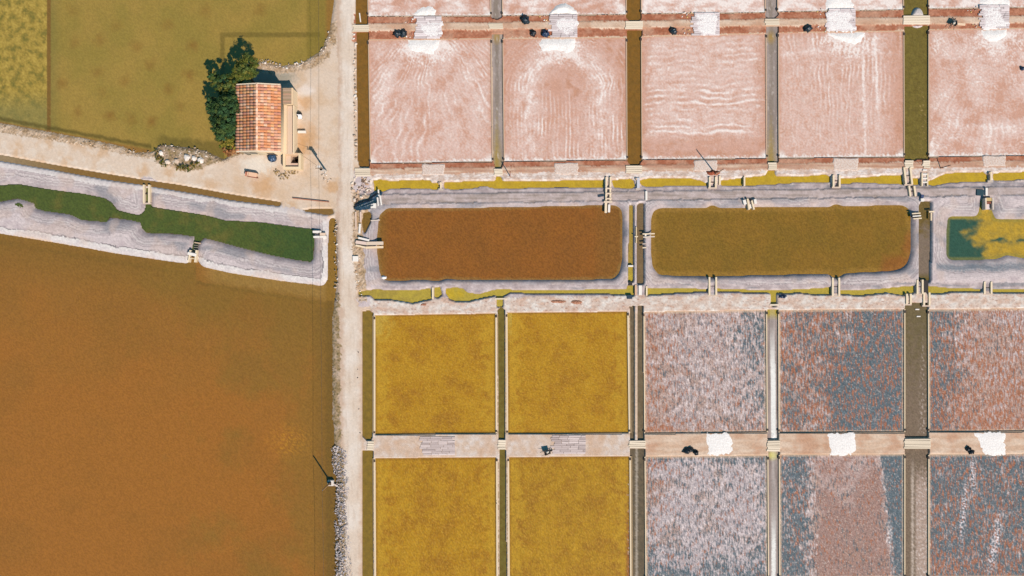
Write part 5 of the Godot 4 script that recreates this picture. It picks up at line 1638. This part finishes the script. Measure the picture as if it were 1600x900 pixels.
	part(o, "cart_bed", box(Vector3(1.25, 0.32, 0.55)), mat(240, 196, 166), at(396.5, 274, 0.5)).rotation.y = -0.16
	part(o, "side_rail", box(Vector3(1.35, 0.5, 0.06)), mat(150, 76, 54), at(396.5, 277.6, 0.42)).rotation.y = -0.16
	for k in 3:
		part(o, "head_slat", box(Vector3(0.07, 0.36, 0.52)), mat(224, 150, 122), at(386.5 + k * 2.2, 272.8 + k * 0.3, 0.48)).rotation.y = -0.16
	for q in [[387, 268.5], [402, 271.5]]:
		var w := TorusMesh.new()
		w.inner_radius = 0.16
		w.outer_radius = 0.26
		var wo := part(o, "wheel", w, mat(40, 38, 40), at(q[0], q[1], 0.3))
		wo.rotation = Vector3(PI / 2, -0.16, 0)
	o = thing("barrel", "dark blue tub below the house's lower eave", "tub", at(427, 248, 0.05))
	part(o, "body", tube_mesh([Vector3.ZERO, Vector3(0, 0.5, 0), Vector3(0, 0.55, 0)], 0.5, 0.56, 14), mat(42, 70, 104, 0.4), at(427, 247.5, 0.05))
	part(o, "cover", sack_mesh(12, 0.5, 0.5, 0.18), mat(48, 80, 116, 0.4), at(427, 247.5, 0.58))
	o = thing("bench", "white bench standing in the yard right of the terrace", "bench", at(473.5, 207, 0.05))
	part(o, "seat", box(Vector3(1.05, 0.07, 0.32)), mat(246, 236, 226), at(473.5, 207.5, 0.5))
	for s in [-0.42, 0.42]:
		part(o, "leg", box(Vector3(0.08, 0.42, 0.28)), mat(220, 204, 190), at(473.5, 207.5, 0.26) + Vector3(s, 0, 0))
	o = thing("chair", "white plastic chair with dark shade against the terrace parapet", "chair", at(470, 184, 0.05))
	part(o, "seat", box(Vector3(0.5, 0.06, 0.45)), mat(240, 242, 250, 0.5), at(470.5, 184.5, 0.48))
	part(o, "backrest", box(Vector3(0.5, 0.5, 0.06)), mat(236, 238, 248, 0.5), at(470.5, 181.8, 0.74))
	for q in [[-0.2, -0.18], [0.2, -0.18], [-0.2, 0.18], [0.2, 0.18]]:
		part(o, "leg", box(Vector3(0.05, 0.42, 0.05)), mat(236, 238, 246, 0.5), at(470.5, 184.5, 0.26) + Vector3(q[0], 0, q[1]))
	o = thing("crate", "black crate beside the white chair at the terrace", "crate", at(467, 181, 0.05))
	part(o, "body", box(Vector3(0.7, 0.4, 0.42)), mat(30, 32, 38), at(468, 180, 0.26))

var boxes := {}
func box(s: Vector3) -> BoxMesh:
	if not boxes.has(s):
		var b := BoxMesh.new()
		b.size = s
		boxes[s] = b
	return boxes[s]

# ---------------------------------------------------------------- trees
func crown_mesh(clumps: Array, center: Vector3, tones: Array, leaf: float, dens: float) -> ArrayMesh:
	# clumps: [x, y, height, radius in plan units]
	var pv := PackedVector3Array()
	var nn := PackedVector3Array()
	var pc := PackedColorArray()
	for q in clumps:
		var o := up_at(q[0], q[1], q[2])
		var r: float = q[3] * U
		var n_tuft := int(9 * r * r * 3.0) + 6
		for e in n_tuft:
			var d := Vector3(rng.randfn(), rng.randfn() * 0.8 + 0.25, rng.randfn()).normalized()
			var tr := r * rng.randf_range(0.62, 1.08)
			var tc := o + d * tr * Vector3(1, 0.8, 1)
			var ts := r * rng.randf_range(0.2, 0.38)
			var tone: Color = tones[rng.randi_range(0, tones.size() - 1)]
			var m := int(34 * dens)
			for l in m:
				var dd := Vector3(rng.randfn(), rng.randfn(), rng.randfn()).normalized()
				var p := tc + dd * ts * pow(rng.randf(), 0.4) * Vector3(1, 0.7, 1)
				var nrm := (dd * 0.7 + d * 0.5 + Vector3(rng.randfn(), rng.randfn(), rng.randfn()) * 0.45 + Vector3(0, 0.4, 0)).normalized()
				var a := nrm.cross(Vector3(rng.randfn(), rng.randfn(), rng.randfn())).normalized()
				var b := nrm.cross(a)
				var s := leaf * rng.randf_range(0.6, 1.3)
				var g := rng.randf_range(0.75, 1.25)
				var k := Color(tone.r * g, tone.g * g, tone.b * g)
				for v in [a * s, -a * s, b * s * 0.55, a * s, -b * s * 0.55, -a * s]:
					pv.append(p + v - center)
					nn.append(nrm)
					pc.append(k)
	var ix := PackedInt32Array()
	ix.resize(pv.size())
	for k in ix.size():
		ix[k] = k
	return commit(pv, nn, pc, ix)

func tree(called: String, label: String, category: String, base: Vector3, clumps: Array, tones: Array, leaf: float, dens: float, trunk: float, bark: Material) -> void:
	var t := thing(called, label, category, base)
	var lm := vmat("leaf", 0.7, 0.25)
	lm.backlight_enabled = true
	lm.backlight = Color(0.2, 0.22, 0.1)
	part(t, "crown", crown_mesh(clumps, base, tones, leaf, dens), lm, base)
	var st := SurfaceTool.new()
	st.begin(Mesh.PRIMITIVE_TRIANGLES)
	var mid := Vector3.ZERO
	for q in clumps:
		mid += up_at(q[0], q[1], q[2]) - base
	mid /= clumps.size()
	var fork := Vector3(mid.x * 0.35, mid.y * 0.45, mid.z * 0.35)
	tube(st, Vector3.ZERO, fork, trunk, trunk * 0.75)
	for q in clumps:
		var tip: Vector3 = up_at(q[0], q[1], q[2]) - base
		var kn := fork.lerp(tip, 0.5) + Vector3(0, 0.15, 0)
		tube(st, fork, kn, trunk * 0.5, trunk * 0.32, 5)
		tube(st, kn, tip, trunk * 0.32, trunk * 0.1, 5)
	part(t, "trunk", st.commit(), bark, base)

func build_trees() -> void:
	var bark := mat(110, 88, 70)
	var olive := [c(104, 108, 46), c(88, 98, 42), c(118, 116, 54), c(72, 88, 40), c(96, 110, 58)]
	var deep := [c(66, 92, 50), c(50, 76, 44), c(84, 102, 54), c(42, 66, 42), c(66, 98, 64)]
	tree("tree", "olive green tree at the house's upper left corner, topmost of the row", "tree", at(396, 128), [[387, 99, 3.9, 13], [397, 107, 3.3, 9], [376, 104, 3.6, 9], [374, 114, 3.3, 10], [389, 116, 3.0, 9], [381, 108, 4.4, 9], [362, 122, 2.6, 8]], olive, 0.085, 2.2, 0.16, bark)
	tree("tree", "olive green tree left of the topmost one, its shadow on the pond", "tree", at(368, 148), [[352, 126, 3.4, 11], [340, 130, 2.9, 9], [362, 132, 3.0, 10], [347, 138, 2.7, 10], [360, 142, 3.1, 10], [334, 120, 3.0, 8], [372, 124, 2.6, 8]], olive + deep, 0.085, 2.2, 0.15, bark)
	tree("tree", "tall dark green tree in the middle of the row left of the house", "tree", at(372, 178), [[352, 160, 4.3, 12], [342, 168, 4.2, 11], [360, 154, 3.6, 10], [363, 168, 3.8, 10], [350, 172, 4.8, 11], [333, 158, 3.4, 8], [335, 176, 3.4, 9], [359, 180, 3.8, 10], [328, 168, 3.6, 7]], deep, 0.085, 2.3, 0.2, bark)
	tree("tree", "dark green rounded tree at the row's lower end beside the house wall", "tree", at(372, 208), [[355, 190, 4.0, 12], [343, 194, 3.6, 11], [362, 196, 3.2, 10], [350, 202, 3.8, 11], [338, 202, 3.0, 9], [360, 207, 3.0, 10], [346, 210, 2.8, 10], [336, 188, 3.0, 8], [364, 186, 3.0, 8]], deep, 0.085, 2.3, 0.18, bark)
	tree("shrub", "yellow green shrub below the dark trees at the house's lower left", "shrub", at(361, 226), [[352, 218, 1.6, 8], [362, 219, 1.7, 8], [357, 225, 1.4, 8], [366, 226, 1.2, 6], [346, 224, 1.1, 6]], [c(112, 112, 44), c(136, 126, 52), c(88, 98, 40), c(160, 142, 64)], 0.1, 1.0, 0.06, bark)
	tree("shrub", "rusty brown dry shrub at the house's lower left corner", "shrub", at(362, 236), [[354, 234, 0.8, 6], [362, 235, 0.9, 7], [369, 236, 0.8, 5], [358, 240, 0.6, 5]], [c(146, 94, 56), c(170, 116, 76), c(120, 76, 48), c(186, 140, 96)], 0.09, 0.8, 0.04, bark)
	for q in [["green weeds over the lower edge of the rubble heap", [[284, 262, 0.3, 6], [292, 264, 0.3, 6], [298, 261, 0.35, 6], [303, 258, 0.35, 5], [275, 262, 0.25, 4], [310, 256, 0.3, 4]]], ["green weeds at the left end of the rubble heap", [[247, 245, 0.3, 5], [251, 251, 0.3, 5], [256, 257, 0.3, 5], [244, 238, 0.3, 4]]]]:
		tree("weeds", q[0], "weeds", at(q[1][0][0], q[1][0][1]), q[1], [c(98, 104, 40), c(124, 118, 50), c(80, 88, 38), c(150, 120, 64)], 0.07, 0.5, 0.02, bark)
	for q in [["dry tuft below the cistern's lower wall", [[455, 268, 0.2, 5], [462, 268, 0.2, 5], [448, 268, 0.15, 3]]], ["dry grass patch in the yard right of the cart", [[436, 272, 0.15, 5], [442, 276, 0.15, 6], [431, 268, 0.1, 4], [449, 275, 0.1, 4]]]]:
		tree("dry_grass", q[0], "dry grass", at(q[1][0][0], q[1][0][1]), q[1], [c(176, 146, 84), c(150, 122, 66), c(196, 164, 110)], 0.06, 0.35, 0.015, bark)

# ---------------------------------------------------------------- poles and wires
func pole(label: String, bx: float, by: float, top: Vector3, r0: float, r1: float, m: Material) -> Node3D:
	var t := thing("utility_pole", label, "pole", at(bx, by, 0.0))
	part(t, "shaft", tube_mesh([at(bx, by, -0.1) - at(bx, by), top - at(bx, by)], r0, r1, 9), m, at(bx, by))
	return t

func wire(label: String, a: Vector3, b: Vector3, sag: float) -> void:
	var path := []
	var n := 16
	for k in n + 1:
		var t := float(k) / n
		path.append(a.lerp(b, t) - Vector3(0, sag * 4.0 * t * (1.0 - t), 0))
	var o := inst(tube_mesh(path, 0.014, 0.014, 5), mat(70, 62, 58, 0.6))
	o.name = numbered("wire")
	add_child(o)
	tag(o, label, "wire", "overhead wires")

func build_poles() -> void:
	var conc := mat(214, 204, 196)
	var wood := mat(196, 150, 104)
	var t1 := up_at(498.5, 261, 3.9)
	var t := pole("pale concrete power pole in the yard right of the house", 510, 267.5, t1, 0.13, 0.10, conc)
	part(t, "cap", box(Vector3(0.34, 0.24, 0.34)), mat(232, 226, 222), t1)
	part(t, "transformer", tube_mesh([Vector3(0, -0.75, 0), Vector3(0, -0.1, 0)], 0.2, 0.2, 10), mat(196, 192, 190), t1 + Vector3(0.22, 0, 0.2))
	for s in [-0.3, 0.3]:
		part(t, "insulator", tube_mesh([Vector3.ZERO, Vector3(0, 0.22, 0)], 0.05, 0.04, 7), mat(240, 236, 232), t1 + Vector3(s, 0.12, 0))
	part(t, "cross_arm", box(Vector3(0.9, 0.09, 0.09)), mat(150, 128, 110), t1 + Vector3(0, 0.1, 0.16))
	var t2 := up_at(504, 766, 3.9)
	t = pole("wooden power pole standing in the orange pond beside the road", 516.5, 754, t2, 0.12, 0.08, wood)
	part(t, "footing", box(Vector3(0.75, 0.7, 0.7)), mat(232, 220, 212), at(517.5, 754, 0.0))
	part(t, "collar", box(Vector3(0.36, 0.3, 0.36)), mat(70, 58, 52), at(516.5, 754, 0.45))
	part(t, "insulator", tube_mesh([Vector3.ZERO, Vector3(0, 0.2, 0)], 0.05, 0.04, 7), mat(236, 230, 226), t2)
	var sp := thing("plank", "short plank joining the road bank to the pond pole's footing", "plank", at(523, 757, 0.1))
	bar(sp, "plank", Vector2(520, 755.5), Vector2(528, 759), 2.6, 0.1, 0.2, mat(232, 214, 206))
	var t3 := up_at(1130, 264.5, 3.9)
	t = pole("lone slim pole at the reddish heap under the third pink pan", 1117.5, 272, t3, 0.09, 0.06, mat(206, 168, 140))
	part(t, "insulator", tube_mesh([Vector3.ZERO, Vector3(0, 0.18, 0)], 0.045, 0.035, 7), mat(236, 230, 226), t3)
	t = pole("short rusty post at the first square plank crossing", 797, 276, up_at(797, 268, 2.0), 0.06, 0.05, mat(150, 84, 60))
	t = pole("dark leaning post above the yellow channel at the right", 1468, 263, up_at(1485, 258, 1.5), 0.06, 0.05, mat(78, 62, 54))
	for q in [["overhead wire from the yard pole to beyond the top edge", t1, up_at(497, -90, 3.9)], ["overhead wire between the yard pole and the pond pole", t1, t2], ["overhead wire from the pond pole to beyond the bottom edge", t2, up_at(506, 1000, 3.9)]]:
		wire(q[0], q[1] + Vector3(0, 0.2, 0), q[2] + Vector3(0, 0.2, 0), 0.3)
	wire("short wire from the yard pole to the terrace corner", t1, up_at(463, 236, 2.4), 0.1)

# ---------------------------------------------------------------- all
func _ready() -> void:
	# camera, sky, sun, exposure
	var cam := Camera3D.new()
	cam.position = Vector3(0, CAM_H, 0)
	cam.rotation_degrees = Vector3(-90, 0, 0)
	cam.fov = rad_to_deg(2.0 * atan(37.5 / CAM_H))
	cam.far = 5000.0
	add_child(cam)
	var we := WorldEnvironment.new()
	var env := Environment.new()
	var sky := Sky.new()
	var sm := ProceduralSkyMaterial.new()
	sm.sky_top_color = Color(0.17, 0.42, 0.57)
	sm.sky_horizon_color = Color(0.6, 0.73, 0.78)
	sm.sky_curve = 0.12
	sm.ground_bottom_color = Color(0.4, 0.36, 0.3)
	sm.ground_horizon_color = Color(0.55, 0.6, 0.62)
	sky.sky_material = sm
	env.background_mode = Environment.BG_SKY
	env.sky = sky
	env.tonemap_mode = Environment.TONE_MAPPER_LINEAR
	env.tonemap_exposure = 1.35
	env.sdfgi_enabled = true
	env.ssao_enabled = true
	env.ssil_enabled = true
	we.environment = env
	add_child(we)
	var sun := DirectionalLight3D.new()
	sun.light_energy = 1.5
	sun.light_color = Color(1.0, 0.935, 0.895)
	sun.light_angular_distance = 0.5
	sun.shadow_enabled = true
	add_child(sun)
	sun.look_at_from_position(Vector3.ZERO, Vector3(-0.57, -1.02, -0.82))
	# noises and grain
	rng.seed = 20240611
	for q in [[n1, 0.018, 3, 11], [n2, 0.06, 3, 22], [n3, 0.22, 2, 33]]:
		var n: FastNoiseLite = q[0]
		n.noise_type = FastNoiseLite.TYPE_SIMPLEX_SMOOTH
		n.frequency = q[1]
		n.fractal_octaves = q[2]
		n.seed = q[3]
	var gi := Image.create(256, 256, false, Image.FORMAT_RGB8)
	var gn := FastNoiseLite.new()
	gn.frequency = 0.09
	gn.fractal_octaves = 4
	gn.seed = 5
	var gs := gn.get_seamless_image(256, 256)
	for y in 256:
		for x in 256:
			var v := 0.93 + 0.07 * gs.get_pixel(x, y).r + rng.randf_range(-0.02, 0.02)
			gi.set_pixel(x, y, Color(v, v, v).clamp())
	grain = ImageTexture.create_from_image(gi)
	relief = ImageTexture.create_from_image(gs)
	# structure, then things
	plan()
	shape_ground()
	build_ground()
	build_water()
	build_pans()
	build_house()
	build_trees()
	build_poles()
	build_timber()
	build_platforms()
	build_salt()
	build_clutter()
	build_stones()
